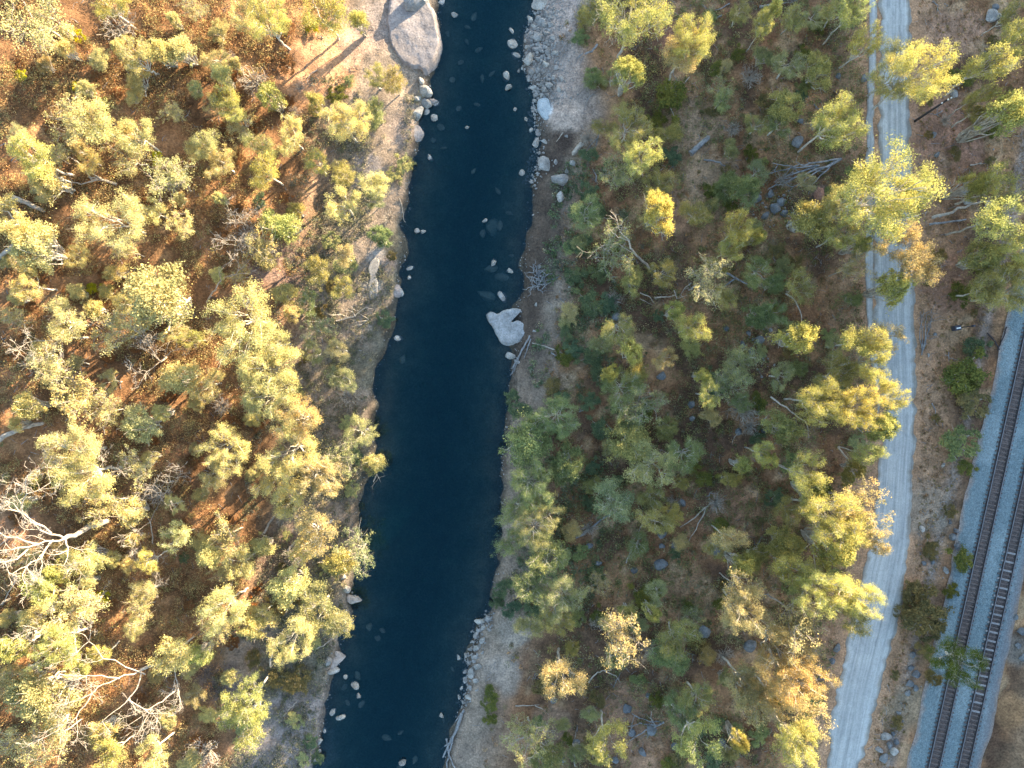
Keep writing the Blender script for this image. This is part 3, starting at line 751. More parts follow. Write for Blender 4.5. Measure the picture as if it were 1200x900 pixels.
# ------------------------------------------------------------------ every tree of the photograph
G1 = "trees on the sunlit hillside"; G2 = "trees in the shaded woodland"; G3 = "gum trees along the gravel road"; G4 = "trees on the river banks"; G5 = "trees beyond the road"
TREES = [
# sunlit hillside, top to bottom
(40,22,32,'S',G1,"grey-green gum in the top left corner"),
(132,6,17,'Y',G1,"yellow gum cut by the top edge, beside pale brush"),
(158,62,19,'L',G1,"pale clumped gum, first of three in a row"),
(185,58,14,'L',G1,"small pale gum, middle of three in a row"),
(211,56,15,'S',G1,"dry pale gum, last of three in a row"),
(285,14,22,'S',G1,"dry gum under the top edge above orange clearing"),
(78,140,24,'S',G1,"sage gum with two merging crowns"),
(108,142,26,'L',G1,"wide sage gum above a white fallen branch"),
(160,160,20,'L',G1,"upright pale gum beside a dark hollow"),
(150,182,19,'S',G1,"soft sage gum under an upright pale gum"),
(38,182,26,'Y',G1,"yellowish gum on the upper left hillside"),
(50,208,22,'S',G1,"dry grey gum below a yellowish gum"),
(258,86,13,'L',G1,"small bright gum at the edge of brown heath"),
(262,112,17,'Y',G1,"yellow gum beside a bleached bush"),
(272,132,13,'Y',G1,"little yellow gum on the clearing edge"),
(242,168,15,'L',G1,"pale gum between dark shade and grey twigs"),
(255,190,19,'S',G1,"sage gum with grey twigs, by dark shade"),
(196,206,26,'S',G1,"bleached thin-leaved gum, broad and dry"),
(315,20,29,'Y',G1,"large yellow gum at the top of the clearing"),
(380,10,26,'Y',G1,"spreading yellow gum on the top edge"),
(420,22,11,'Y',G1,"small yellow gum between clearing and rock slab"),
(314,110,15,'Y',G1,"bright yellow gum below the orange clearing"),
(338,157,21,'L',G1,"dense lime gum like a round cloud"),
(403,142,29,'L',G1,"broad lime gum with a trunk showing below"),
(305,172,19,'O',G1,"olive gum beside the dense lime one"),
(312,200,21,'Y',G1,"mustard gum on the shade line"),
(370,190,14,'Y',G1,"small mustard gum above dusty ground"),
(402,202,14,'O',G1,"olive gum near the upper left bank"),
(440,216,19,'L',G4,"fresh green-yellow gum close to the left bank"),
(402,240,20,'L',G4,"tall bright gum over dusty bank"),
(325,262,19,'Y',G1,"vivid yellow-green gum on the shadow edge"),
(308,288,21,'S',G1,"whitish dry gum by vivid yellow-green gum"),
(346,246,10,'O',G1,"dull little gum beside vivid yellow-green gum"),
(10,252,25,'L',G1,"light gum at the left edge above a white trunk"),
(35,288,26,'S',G1,"gum with a crooked white trunk at left edge"),
(128,258,36,'S',G1,"big sage gum with leafy lobes and white forks"),
(146,292,16,'S',G1,"ragged sage gum under the big lobed one"),
(176,246,15,'L',G1,"two-tone gum over dark red heath"),
(210,264,16,'S',G1,"spiky sage gum at the edge of deep shade"),
(28,332,21,'L',G1,"fresh gum on bare red heath"),
(182,350,36,'S',G1,"large half-dead gum with white limbs spread like a fan"),
(72,376,24,'S',G1,"wispy gum above a dead limb"),
(130,384,24,'S',G1,"tawny dry gum left of the fan-limbed gum"),
(280,378,48,'L',G1,"largest lime gum of the hillside"),
(322,400,24,'L',G1,"pale lime gum joined to the largest one"),
(320,440,33,'L',G1,"heavy pale gum below the largest lime one"),
(222,396,13,'Y',G1,"small acid-yellow gum at the foot of largest lime gum"),
(60,430,22,'S',G1,"sage gum above the rust slope"),
(205,442,22,'S',G1,"dull sage gum near a dead white bush"),
(240,450,18,'S',G1,"khaki gum below acid-yellow one"),
(28,476,15,'L',G1,"pale gum over a white log at left edge"),
(90,462,24,'S',G1,"cream gum with one bare hanging limb"),
(122,480,19,'S',G1,"cream-topped gum on brown heath"),
(160,498,19,'S',G1,"dusty gum over brown gully"),
(186,484,11,'L',G1,"tiny green gum beside dusty gum"),
(80,530,34,'S',G1,"pale thicket gum above the great dead tree"),
(98,558,34,'L',G1,"cream gum just above the great dead trunk"),
(160,546,19,'S',G1,"gum with a clean crown near grey brush"),
(122,590,25,'S',G1,"tangled dry gum touching the great dead tree"),
(152,602,15,'S',G1,"small dry gum beside great dead trunk"),
(262,528,30,'L',G1,"bushy sage gum west of the pale grove"),
(250,556,20,'S',G1,"grey-sage gum below a bushy sage gum"),
(205,630,17,'L',G1,"isolated pale gum on dark brown heath"),
(174,656,13,'Y',G1,"little yellow gum near the great dead trunk"),
(264,630,23,'S',G1,"soft gum over brown gully edge"),
(280,660,21,'L',G1,"lime gum near the lower dusty patch"),
(246,652,15,'L',G1,"round pale gum in a dark hollow"),
(320,470,31,'L',G1,"crown of the pale grove nearest the largest lime gum"),
(352,492,29,'P',G1,"creamiest crown of the pale grove"),
(338,530,30,'L',G1,"middle crown of the pale grove"),
(372,560,28,'P',G1,"pale grove crown that leans towards the river"),
(318,560,25,'L',G1,"inner crown of the pale grove, hillside edge"),
(391,545,14,'P',G1,"small outer crown of the pale grove"),
(340,586,21,'L',G1,"lower crown of the pale grove"),
(372,622,25,'P',G1,"cream gum hanging below the pale grove"),
(355,642,18,'L',G1,"ragged lower tip of the pale grove"),
(305,640,13,'L',G1,"small crown over lower dusty patch"),
(92,660,19,'L',G1,"yellow-cream gum below great dead tree"),
(60,672,13,'Y',G1,"small yellow gum below dead branches"),
(45,692,19,'Y',G1,"yellowish gum with hanging twigs near left edge"),
(85,712,30,'S',G1,"streaky bleached gum on lower left slope"),
(35,725,18,'S',G1,"dry gum at left edge over yellow bush"),
(60,762,28,'Y',G1,"brightest yellow gum of the lower left slope"),
(10,762,18,'Y',G1,"yellow gum on left edge beside brightest one"),
(90,786,14,'Y',G1,"little yellow gum at brightest one's foot"),
(114,768,13,'Y',G1,"small golden gum near leaning dead tree"),
(165,698,16,'S',G1,"dry pale gum above dark gully"),
(160,718,16,'S',G1,"bleached scrubby gum in the dark gully"),
(262,712,32,'L',G1,"broad sage gum above lower dark shade"),
(292,735,17,'L',G1,"sage gum on the shade line"),
(250,738,18,'S',G1,"pale dry gum at broad sage gum's foot"),
(200,768,22,'L',G1,"pale gum where the leaning dead tree starts"),
(228,770,15,'Y',G1,"round gum at the dead trunk's butt"),
(40,820,30,'S',G1,"faded gum in lower left corner"),
(15,800,20,'S',G1,"sage gum on the left edge, lower corner"),
(60,872,26,'S',G1,"dry gum on the bottom edge, left corner"),
(25,872,22,'S',G1,"faint sage gum filling the bottom left corner"),
(130,886,17,'Y',G1,"yellow gum on the bottom edge under dead limbs"),
(180,884,19,'L',G1,"pale gum on the bottom edge near brown shade"),
(114,860,15,'S',G1,"dry gum caught among dead limbs"),
(290,820,28,'Y',G4,"yellow-lit gum upper part over lower left bank"),
(282,852,26,'Y',G4,"yellow-lit gum lower part over lower left bank"),
(335,690,21,'L',G4,"round bright gum by lower dusty path"),
(306,724,15,'L',G4,"pale gum beside round bright one"),
(342,752,27,'L',G4,"bright gum with white dead boughs, lower left bank"),
# left bank in shade
(462,94,15,'O',G4,"olive gum beside the great rock slab"),
(440,88,13,'O',G4,"dull gum near the great rock slab"),
(442,130,14,'G',G4,"dark green gum under great rock slab"),
(368,118,13,'O',G4,"olive ball-shaped gum at clearing foot"),
(440,232,13,'E',G4,"dull green gum by left bank path"),
(445,276,13,'G',G4,"green gum at the top of white bank rocks"),
(375,318,16,'O',G4,"tan-olive gum on middle left bank"),
(402,338,14,'O',G4,"khaki gum next to white bank rocks"),
(405,300,13,'P',G4,"cream little gum on middle left bank"),
(360,355,14,'G',G4,"shaded green gum between bank and lime gum"),
(342,366,12,'P',G4,"cream tuft gum beside largest lime gum"),
(372,382,14,'E',G4,"grey gum in shade beside lime grove"),
(396,410,14,'P',G4,"cream gum over bank shade"),
(366,412,13,'E',G4,"grey-green gum in bank shade"),
(400,445,14,'E',G4,"faded gum above overhanging bank"),
(402,535,15,'E',G4,"dusty green gum beside pale grove"),
(424,505,14,'E',G4,"green gum at the water's edge, left bank"),
(436,545,11,'E',G4,"feathery gum leaning over dark water"),
(418,648,20,'E',G4,"green gum overhanging the dark inlet"),
(398,660,16,'O',G4,"olive gum behind the dark inlet"),
(372,712,22,'E',G4,"grey scrubby gum, lower left bank"),
(395,730,18,'E',G4,"dark scrubby gum above fan-shaped rock"),
# right bank, top
(745,8,38,'Y',G2,"white-limbed yellow gum on the top edge"),
(700,10,18,'O',G2,"olive gum with bare white limbs by gravel bar"),
(812,40,27,'Y',G2,"cream and yellow gum with bent white stem"),
(800,62,22,'P',G2,"cream lower half of the bent-stem gum"),
(738,82,17,'Y',G2,"small glowing yellow gum on shaded slope"),
(868,14,15,'O',G2,"olive gum under top edge, woodland"),
(896,30,14,'Y',G2,"amber-tipped gum near top edge"),
(737,150,27,'O',G2,"large dull olive gum above green reeds"),
(755,182,19,'Y',G2,"yellow-green gum below dull olive one"),
(725,198,22,'E',G2,"grey-green sprawling gum beside pale slope"),
(775,218,18,'O',G2,"olive gum under yellow-green pair"),
(846,116,13,'G',G2,"small emerald gum on brown slope"),
(875,218,17,'G',G2,"green gum above dark boulders"),
(890,145,15,'O',G2,"dull gum beside the grey log"),
(925,75,19,'E',G2,"tall grey-green gum with long white stem"),
(962,80,19,'O',G2,"lit half of long-stemmed gum pair"),
(930,22,18,'O',G2,"olive gum in top woodland"),
(908,8,12,'Y',G2,"yellow gum at top edge of woodland"),
(1000,12,17,'Y',G3,"amber gum at the top of the road"),
(982,14,13,'O',G3,"olive gum beside top of the road"),
(1018,46,15,'Y',G3,"small yellow gum leaning over shoulder strip"),
(983,140,27,'Y',G3,"round yellow-green gum standing off the road"),
(922,122,21,'O',G2,"olive gum left of round yellow-green one"),
(912,146,16,'G',G2,"shaded gum below olive one in upper woodland"),
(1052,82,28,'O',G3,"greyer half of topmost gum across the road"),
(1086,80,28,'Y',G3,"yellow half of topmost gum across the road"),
(1040,222,44,'Y',G3,"broad yellow gum bridging the road"),
(1000,245,28,'O',G3,"olive gum joined to the road-bridging gum"),
(1072,225,20,'Y',G3,"bright east tip of road-bridging gum"),
(950,256,22,'O',G3,"olive gum with a white fork off the road"),
(990,276,15,'Y',G3,"small yellow gum beside crescent gum"),
(1012,286,10,'Y',G3,"tiny yellow gum by shoulder strip"),
(1002,313,13,'P',G3,"cream-yellow gum west of crescent gum"),
(1052,278,20,'P',G3,"cream upper arm of crescent gum on road"),
(1078,312,22,'P',G3,"golden back of crescent gum over road"),
(1052,334,17,'Y',G3,"lower arm of crescent gum on road"),
# right edge
(1165,76,20,'Y',G5,"yellow gum near the top right corner"),
(1190,45,19,'Y',G5,"gum on right edge near top corner"),
(1184,16,16,'O',G5,"dull gum in the top right corner"),
(1186,130,22,'Y',G5,"yellow gum with a long bare trunk, right edge"),
(1156,110,13,'Y',G5,"small yellow gum opposite the utility pole"),
(1145,132,14,'O',G5,"olive gum behind a long bare trunk"),
(1180,214,21,'Y',G5,"glowing gum on right edge by white trunk"),
(1148,214,13,'Y',G5,"small bright gum by grey boulders"),
(1176,252,25,'Y',G5,"yellow gum over fallen white trunk, right edge"),
(1192,288,20,'Y',G5,"golden gum on right edge above railway"),
(1160,300,20,'O',G5,"olive gum above the railway bend"),
(1155,340,22,'O',G5,"dark olive gum above the railway end"),
(1188,342,28,'O',G5,"shaded gum where rails leave the frame"),
(1196,316,18,'O',G5,"olive gum on right edge under golden one"),
# woodland, middle
(775,246,22,'Y',G2,"yellow gum on the woodland ridge"),
(815,252,19,'O',G2,"olive gum beside ridge yellow gum"),
(868,268,18,'Y',G2,"golden three-lobed gum with curved stem"),
(857,292,15,'Y',G2,"bright lower lobe of golden three-lobed gum"),
(888,276,10,'Y',G2,"small golden lobe by curved stem"),
(876,232,13,'G',G2,"dark green gum above golden three-lobed gum"),
(828,328,23,'P',G2,"cream-olive gum in mid woodland"),
(778,320,17,'O',G2,"olive gum beside standing dead trunk"),
(742,328,15,'O',G2,"dull gum at standing dead trunk's foot"),
(850,350,16,'O',G2,"hazy gum under cream-olive one"),
(812,386,17,'Y',G2,"yellow gum in mid woodland gap"),
(792,363,12,'Y',G2,"small yellow gum above woodland gap"),
(780,420,13,'P',G2,"creamy bright gum tip in mid woodland"),
(742,412,16,'Y',G2,"lit gum beside creamy tip"),
(725,388,20,'O',G2,"olive gum in mid bank shade"),
(716,437,10,'Y',G2,"small yellow gum above green thicket"),
(748,438,16,'O',G2,"dull gum above green thicket"),
(825,440,10,'Y',G2,"tiny yellow gum beside sage sprawler"),
(868,424,21,'E',G2,"sage sprawling gum near dark rocks"),
(890,370,18,'G',G2,"green gum beside dark rocks"),
(888,320,21,'G',G2,"shaded green gum below three-lobed gum"),
(720,290,24,'E',G2,"thin grey gum beside standing dead trunk"),
(690,250,18,'G',G2,"dark green gum on upper right bank"),
(940,335,15,'O',G3,"olive gum with crooked white twig"),
(910,332,15,'G',G2,"green gum beside curved white limb"),
(906,368,16,'G',G2,"shaded green gum, mid woodland edge"),
(942,396,17,'Y',G3,"acid olive gum left of long road gum"),
(1012,402,21,'Y',G3,"upper crown of the long road gum"),
(1038,394,17,'P',G3,"cream tip of long road gum, over road"),
(1028,426,21,'Y',G3,"road-side lobe of the long road gum"),
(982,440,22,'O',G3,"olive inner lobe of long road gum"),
(915,440,17,'E',G2,"sage gum inside of long road gum"),
(962,470,25,'Y',G3,"dense yellow gum beside road bend"),
(1010,480,26,'Y',G3,"biggest yellow gum at road bend"),
(1042,464,18,'Y',G3,"yellow lobe reaching onto road bend"),
(1036,500,18,'Y',G3,"lowest lobe reaching onto road bend"),
(1018,530,15,'Y',G3,"yellow gum just below road bend"),
(920,502,20,'O',G3,"olive gum inland of dense yellow one"),
(948,556,21,'Y',G3,"yellow gum inland of road bend"),
(955,576,13,'Y',G3,"lit gum tip inland of road bend"),
(1005,550,12,'O',G3,"olive gum tucked under road bend"),
(904,540,11,'Y',G2,"small lit gum at woodland edge"),
(893,530,13,'Y',G2,"golden gum near bare twigs"),
(872,546,11,'Y',G2,"small golden gum above bare twigs"),
(858,562,11,'O',G2,"dull tuft gum above bare twigs"),
(975,606,28,'Y',G3,"large cream-yellow gum on lower road"),
(1008,592,21,'P',G3,"peach-topped gum beside lower road"),
(1000,622,20,'Y',G3,"yellow gum between peach-topped crowns"),
(1026,632,15,'P',G3,"peach gum reaching onto lower road"),
(980,642,21,'Y',G3,"dense gum under large cream-yellow one"),
(922,638,21,'O',G2,"olive gum behind road gums"),
(925,600,18,'O',G2,"dull gum behind large cream-yellow one"),
(930,668,18,'Y',G3,"lit gum inland of projecting gum"),
# right bank green
(645,490,26,'G',G4,"green gum on top of the river-edge thicket"),
(616,520,23,'G',G4,"green gum leaning over the river"),
(622,566,26,'G',G4,"bulging green gum over the river"),
(604,596,18,'G',G4,"dark green gum touching the water"),
(632,614,23,'E',G4,"lighter round gum of the river-edge thicket"),
(665,545,16,'G',G4,"green gum behind the bulging one"),
(640,650,20,'G',G4,"green gum below lighter round one"),
(598,638,15,'G',G4,"dark gum at the thicket's water side"),
(728,462,24,'G',G2,"green gum of the mid-slope thicket"),
(752,476,20,'E',G2,"grey-green gum of the mid-slope thicket"),
(782,502,12,'O',G2,"small olive gum below mid-slope thicket"),
(740,520,21,'O',G2,"olive gum under mid-slope thicket"),
(762,545,22,'E',G2,"pale green gum with silver limbs"),
(800,530,17,'G',G2,"green gum beside silver-limbed one"),
(716,590,21,'E',G2,"dull sage gum over a fallen grey trunk"),
(768,610,17,'O',G2,"olive gum with one bright lobe"),
(764,585,14,'O',G2,"dull gum above the one-bright-lobe gum"),
(850,450,23,'E',G2,"sage gum with white stem, mid woodland"),
(832,462,14,'Y',G2,"lit gum beside white-stemmed sage gum"),
(855,630,19,'P',G2,"cream gum beside forked dead branch"),
(870,664,15,'Y',G2,"small golden gum below cream gum"),
(888,654,16,'O',G2,"olive gum near small golden one"),
# lower woodland
(625,688,20,'G',G4,"green gum at the lower thicket end"),
(660,698,26,'E',G2,"pale-tipped green gum below the thicket"),
(650,730,20,'O',G2,"autumn-tinged gum on lower bank slope"),
(620,735,16,'E',G4,"faded gum beside pale bank path"),
(730,748,26,'P',G2,"cream-grey gum, lower woodland"),
(722,766,15,'O',G2,"dull gum below cream-grey one"),
(765,720,10,'Y',G2,"tiny golden gum, lower woodland"),
(736,718,11,'O',G2,"tiny olive gum, lower woodland"),
(795,745,25,'O',G2,"large olive gum, lower woodland"),
(786,772,19,'G',G2,"shaded gum under large olive one"),
(660,795,25,'P',G2,"cream gum with bare white tips, lower bank"),
(880,722,27,'P',G3,"peach gum with spread white limbs"),
(868,695,19,'P',G3,"peach gum above spread-limbed one"),
(715,872,22,'Y',G2,"tall golden gum on the bottom edge"),
(815,818,22,'O',G2,"olive gum above the bottom edge"),
(795,834,19,'G',G2,"green gum beside bottom dark boulders"),
(868,800,18,'P',G3,"cream gum above lower golden one"),
(886,830,19,'P',G3,"cream-white gum, lower woodland edge"),
(822,872,25,'Y',G2,"golden gum on bottom edge, woodland side"),
(868,872,11,'Y',G2,"little round golden gum, bottom edge"),
(620,862,26,'E',G2,"dull green gum with white stem, bottom bank"),
(640,890,18,'O',G2,"olive gum on bottom edge near bank"),
(1010,702,26,'Y',G3,"yellow gum projecting onto the lower road"),
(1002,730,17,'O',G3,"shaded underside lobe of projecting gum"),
(962,692,28,'Y',G3,"large yellow gum behind projecting gum"),
(940,728,27,'P',G3,"peach gum inland of projecting gum"),
(918,768,27,'P',G3,"big peach gum, lower road edge"),
(942,800,28,'P',G3,"straw-coloured gum, lower road edge"),
(946,836,18,'P',G3,"small straw gum near bottom road"),
(912,820,20,'P',G3,"faded straw gum, inland of bottom road"),
(936,870,27,'Y',G3,"yellow gum at the bottom of the road"),
(1148,768,23,'D',None,"green tree lobe leaning across the railway"),
]
for (x, y, r, k, grp, lab) in TREES:
    if k == 'D':
        KIND['Q'] = ((0.125, 0.15, 0.03), ('round',), 0.7)
        plant(1128, 778, 37, 'Q', "dark green tree growing beside and across the railway", 6.5, group=G5)
    else:
        up = {G3: 1.5 if k in 'YP' else 1.15, G5: 1.5 if k == 'Y' else 1.2, G2: 1.35 if k in 'YP' else 0.85}.get(grp, 1.0)
        plant(x, y, r, k, lab, h=(3.2 + 1.95 * (r / PXM)) * KIND[k][2] * up, group=grp,
              wide=1.14 if grp == G3 else (1.2 if k in 'EGO' and 440 < y < 730 and x < 840 else 1.0))
# ------------------------------------------------------------------ dead trees, fallen wood
def wood_line(S, pl, r, n=6, minr=0.25):
    """pl: list of (px, py, height); adds a tapered, slightly crooked limb."""
    P = []
    for (px, py, h) in pl:
        X, Y, z = at(px, py, h); P.append((X, Y, z + h))
    P = np.array(P)
    # resample and roughen
    t = np.linspace(0, 1, len(P)); tt = np.linspace(0, 1, max(6, 3 * len(P)))
    Q = np.stack([np.interp(tt, t, P[:, k]) for k in range(3)], 1)
    L = np.linalg.norm(P[-1] - P[0]); Q[1:-1] += R.normal(0, 0.012 * L, (len(Q) - 2, 3)) * np.array([1, 1, 0.4])
    V, F = tube(Q, np.linspace(r, r * minr, len(Q)), n); S.add(V, F)
    return Q
def centre_obj(name, me, base=None, parent=None):
    co = np.empty(len(me.vertices) * 3, np.float32); me.vertices.foreach_get("co", co); co = co.reshape(-1, 3)
    c = np.array(base) if base is not None else np.array([co[:, 0].mean(), co[:, 1].mean(), co[:, 2].min()])
    me.vertices.foreach_set("co", (co - c).astype(np.float32).ravel()); me.update()
    return link(name, me, parent, c if parent is None else None)
def log(lines, r, mat, label, name="fallen_log", cat="log", group=None, twig=0, minr=0.3, anchor=True):
    S = Soup()
    for k, pl in enumerate(lines):
        pl = [(p[0], p[1], p[2] if len(p) > 2 else r * 0.7) for p in pl]
        Q = wood_line(S, pl, r if k == 0 else r * 0.7, 7 if r > 0.2 else 5, minr)
        for z in range(twig):
            i = R.integers(2, len(Q)); d = Q[i] - Q[i - 1]; d = d / (np.linalg.norm(d) + 1e-6) + R.normal(0, 0.6, 3); d[2] = abs(d[2]) * 0.5
            grow(R, S, Q[i], d / np.linalg.norm(d), R.uniform(1.0, 2.4), r * 0.35, 1, 0.7, 4, 0.05)
    o = centre_obj(name, S.mesh(name, mat)); tag(o, label, cat, group)
    mx = np.mean([[p[0], p[1]] for p in lines[0]], axis=0)
    if anchor: ANCH.append((mx[0], mx[1], label)); USED.add(label)
    return o
def dead_tree(base, trunk_top, limbs, r, label, mat=M_DEAD, twigs=3, depth=3):
    """base (px,py); trunk_top (px,py,h); limbs: polylines from the fork."""
    X, Y, z = at(*base)
    t = empty("dead_tree", (X, Y, z)); tag(t, label, "dead tree", "bleached dead trees on the hillside")
    S = Soup(); wood_line(S, [(base[0], base[1], -0.3)] + ([trunk_top] if not isinstance(trunk_top, list) else trunk_top), r, 9, 0.62)
    me = S.mesh("trunk", mat, True); co = np.empty(len(me.vertices) * 3, np.float32); me.vertices.foreach_get("co", co)
    me.vertices.foreach_set("co", (co.reshape(-1, 3) - np.array((X, Y, z), np.float32)).ravel()); me.update(); link("trunk", me, t)
    for pl in limbs:
        S = Soup(); Q = wood_line(S, pl, r * 0.32, 6, 0.25)
        for k in range(twigs):
            i = R.integers(3, len(Q)); d = Q[i] - Q[i - 1]; d /= np.linalg.norm(d); d = d + R.normal(0, 0.55, 3); d /= np.linalg.norm(d)
            grow(R, S, Q[i], d, R.uniform(1.4, 3.2), r * 0.13, depth, 0.6, 4, 0.12, 0.018)
        me = S.mesh("limb", mat); co = np.empty(len(me.vertices) * 3, np.float32); me.vertices.foreach_get("co", co)
        me.vertices.foreach_set("co", (co.reshape(-1, 3) - np.array((X, Y, z), np.float32)).ravel()); me.update(); link("limb", me, t)
    ANCH.append((base[0], base[1], label)); USED.add(label)
    return t
dead_tree((127, 610), [(100, 620, 6), (76, 631, 11)],
  [[(76,631,11),(45,638,15),(0,645,19)], [(76,631,11),(55,625,14),(35,612,16),(5,588,19)], [(62,633,12),(45,655,15),(15,672,18)],
   [(40,638,15),(20,655,17),(-10,660,20)], [(60,625,13),(25,600,16),(30,570,17)], [(76,631,11),(80,645,13),(60,652,14)], [(50,638,14),(10,630,18),(-15,620,20)]],
  0.48, "great white dead tree with forked bare crown at left edge", twigs=4)
dead_tree((246, 754), [(205, 770, 4), (165, 785, 7)],
  [[(165,785,7),(130,798,9),(108,812,10.5),(70,830,12)], [(165,785,7),(162,805,8),(145,825,9),(120,845,10)], [(140,795,8.5),(110,790,10),(75,800,11)],
   [(200,772,4.5),(208,800,6),(212,830,7)], [(150,820,8),(175,835,9),(160,862,10)], [(108,812,10.5),(90,840,11),(60,860,12)], [(205,810,6),(185,825,7.5),(150,850,9)], [(170,790,7),(120,770,10),(100,745,11)]],
  0.36, "leaning dead tree with long white limbs, lower left slope", twigs=4)
dead_tree((762, 316), [(752, 305, 3), (742, 295, 6), (737, 282, 9)],
  [[(737,282,9),(727,272,11),(723,262,13)], [(737,282,9),(724,278,11),(714,268,12)], [(745,298,5.5),(725,286,7),(704,288,8)]],
  0.22, "standing dead white trunk with crooked top in mid woodland", twigs=1, depth=2)
dead_tree((12, 700), [(2, 708, 6)], [[(2,708,6),(-14,718,10)], [(2,708,6),(12,690,9),(20,675,10)]], 0.22, "bare dead tree at left edge below the great one", twigs=2)
dead_tree((100, 735), [(85, 742, 4), (70, 750, 7)], [[(70,750,7),(50,765,9)], [(80,745,5),(55,735,9),(40,735,10)]], 0.18, "thin dead tree between yellow gums, lower left", twigs=3)
dead_tree((196, 418), [(188, 424, 3)], [[(188,424,3),(200,412,5),(212,408,6)], [(188,424,3),(180,415,5)], [(188,424,3),(172,436,5),(165,446,5.5)], [(188,424,3),(176,408,5),(174,395,6)]],
  0.22, "small dead tree with white antler limbs above brown gully", twigs=3)
dead_tree((105, 396), [(90, 396, 3), (70, 398, 5)], [[(70,398,5),(40,400,6.5),(25,402,7)], [(80,397,4),(60,382,6)], [(70,398,5),(50,412,6)]], 0.18, "low dead tree lying sideways on rust slope", twigs=2)
dead_tree((132, 545), [(122, 549, 4)], [[(122,549,4),(112,556,6),(108,572,7)], [(122,549,4),(100,546,6.5)], [(122,549,4),(135,556,6)], [(122,549,4),(118,532,6)]], 0.15, "small dead tree inside cream thicket", twigs=3)
dead_tree((294, 282), [(290, 280, 3)], [[(290,280,3),(284,262,5)], [(290,280,3),(276,282,5)], [(290,280,3),(298,266,5)], [(290,280,3),(282,296,4.5)]], 0.13, "grey dead tree at the shade edge, upper hillside", twigs=3)
dead_tree((240, 356), [(250, 342, 2), (259, 329, 4)], [[(259,329,4),(256,318,5.5),(257,312,6)], [(262,326,4),(280,318,6),(292,305,7)], [(268,324,4.5),(284,320,6),(293,321,7)]], 0.15, "crooked dead sapling over deep shade on hillside", twigs=1, depth=1)
dead_tree((180, 640), [(176, 612, 3)], [[(176,612,3),(162,622,5),(158,640,5)], [(176,612,3),(165,590,5)], [(176,612,3),(188,585,5),(200,572,5.5)], [(180,645,1),(184,660,2),(183,672,2)]], 0.12, "grey twisted dead tree on brown gully floor", twigs=4)
dead_tree((20, 585), [(10, 590, 5)], [[(20,585,4),(30,570,8),(45,555,9)], [(10,590,5),(2,575,10)]], 0.15, "dead bare stem above the great dead crown", twigs=3)
dead_tree((720, 20), [(716, 14, 5)], [[(716,14,5),(704,8,9),(702,-2,10)], [(716,14,5),(722,20,9),(715,32,10)], [(716,14,5),(738,6,9),(742,-4,10)], [(716,14,5),(728,24,8)]], 0.2, "bare white-limbed tree beside the gravel bar", twigs=2, depth=2)
dead_tree((783, 27), [(780, 22, 5)], [[(780,22,5),(765,27,8),(745,26,9),(733,27,10)], [(780,22,5),(768,12,8),(752,2,10)], [(780,22,5),(795,8,9)]], 0.2, "forked white dead stem under top edge gum", twigs=1, depth=1)

log([[(52,48),(66,58),(82,67)]], 0.36, M_DEAD, "thick white log near the top left corner", minr=0.7)
log([[(14,231,.5),(32,238,.5),(51,247,.3)]], 0.42, M_DEAD, "stout white log at left edge", minr=0.7)
log([[(-6,306,2),(10,292,2.5),(26,276,2.5),(48,268,1.5)],[(30,274,2),(38,280,2)],[(20,284,2),(12,268,3)]], 0.34, M_DEAD, "bent white fallen trunk at left edge with side stubs", minr=0.6)
log([[(-4,517,1.5),(12,508,1.5),(28,500,1.2),(50,496,.6)]], 0.36, M_DEAD, "smooth white log on bare rust slope", minr=0.75)
log([[(137,216,.4),(120,211,.7),(103,207,1.2)],[(120,211,.7),(108,203,1.5)],[(115,210,.8),(95,216,1.2)],[(108,211,.8),(100,200,1.3)]], 0.26, M_DEAD, "forked white fallen branch on upper hillside", "fallen_branch", "branch", twig=1)
log([[(650,410),(638,406),(624,402)]], 0.13, M_DEAD, "short white stick near the heart-shaped rock", "fallen_branch", "branch", minr=0.8)
log([[(675,630),(705,610),(736,590)]], 0.20, M_GREYWOOD, "long grey fallen trunk across shaded woodland", minr=0.5)
log([[(734,660,.2),(741,640,.6),(748,622,.8),(756,607,.6)],[(742,640,.5),(737,655,.4)]], 0.13, M_DEAD, "slim white branch pointing up slope", "fallen_branch", "branch")
log([[(828,594,.3),(815,606,.5),(797,618,.5)],[(827,596,.3),(815,620,.5),(804,638,.4)],[(828,594),(835,588),(842,586)]], 0.16, M_DEAD, "forked white dead branch on brown clearing", "fallen_branch", "branch")
log([[(809,180),(818,172),(830,161)]], 0.50, M_GREYWOOD, "thick blue-grey log in upper woodland", minr=0.8)
log([[(825,187),(842,190),(852,196),(859,201)]], 0.16, M_GREYWOOD, "grey branch lying below the thick log", "fallen_branch", "branch")
log([[(986,186,.9),(960,198,1.0),(930,211,.7),(900,222,.4)],[(986,186,.9),(955,190,1.2),(925,196,.9),(897,205,.5)],[(975,191,.9),(950,206,.9),(925,224,.4)],[(960,194,1),(935,196,1.2),(905,191,.8)],[(978,189,1),(962,206,.8),(950,219,.4)],[(955,196,.9),(930,203,.8),(908,213,.4)]],
    0.24, M_GREYWOOD, "fallen blue-grey dead tree with many bare limbs in woodland", twig=2)
log([[(1092,255,1.2),(1115,248,2),(1140,240,3),(1168,234,4)]], 0.26, M_DEAD, "long white leaning trunk east of the road", minr=0.45)
log([[(1089,263,.3),(1110,260,.6),(1132,257,.8)]], 0.2, M_GREYWOOD, "grey trunk lying under the long white one", minr=0.6)
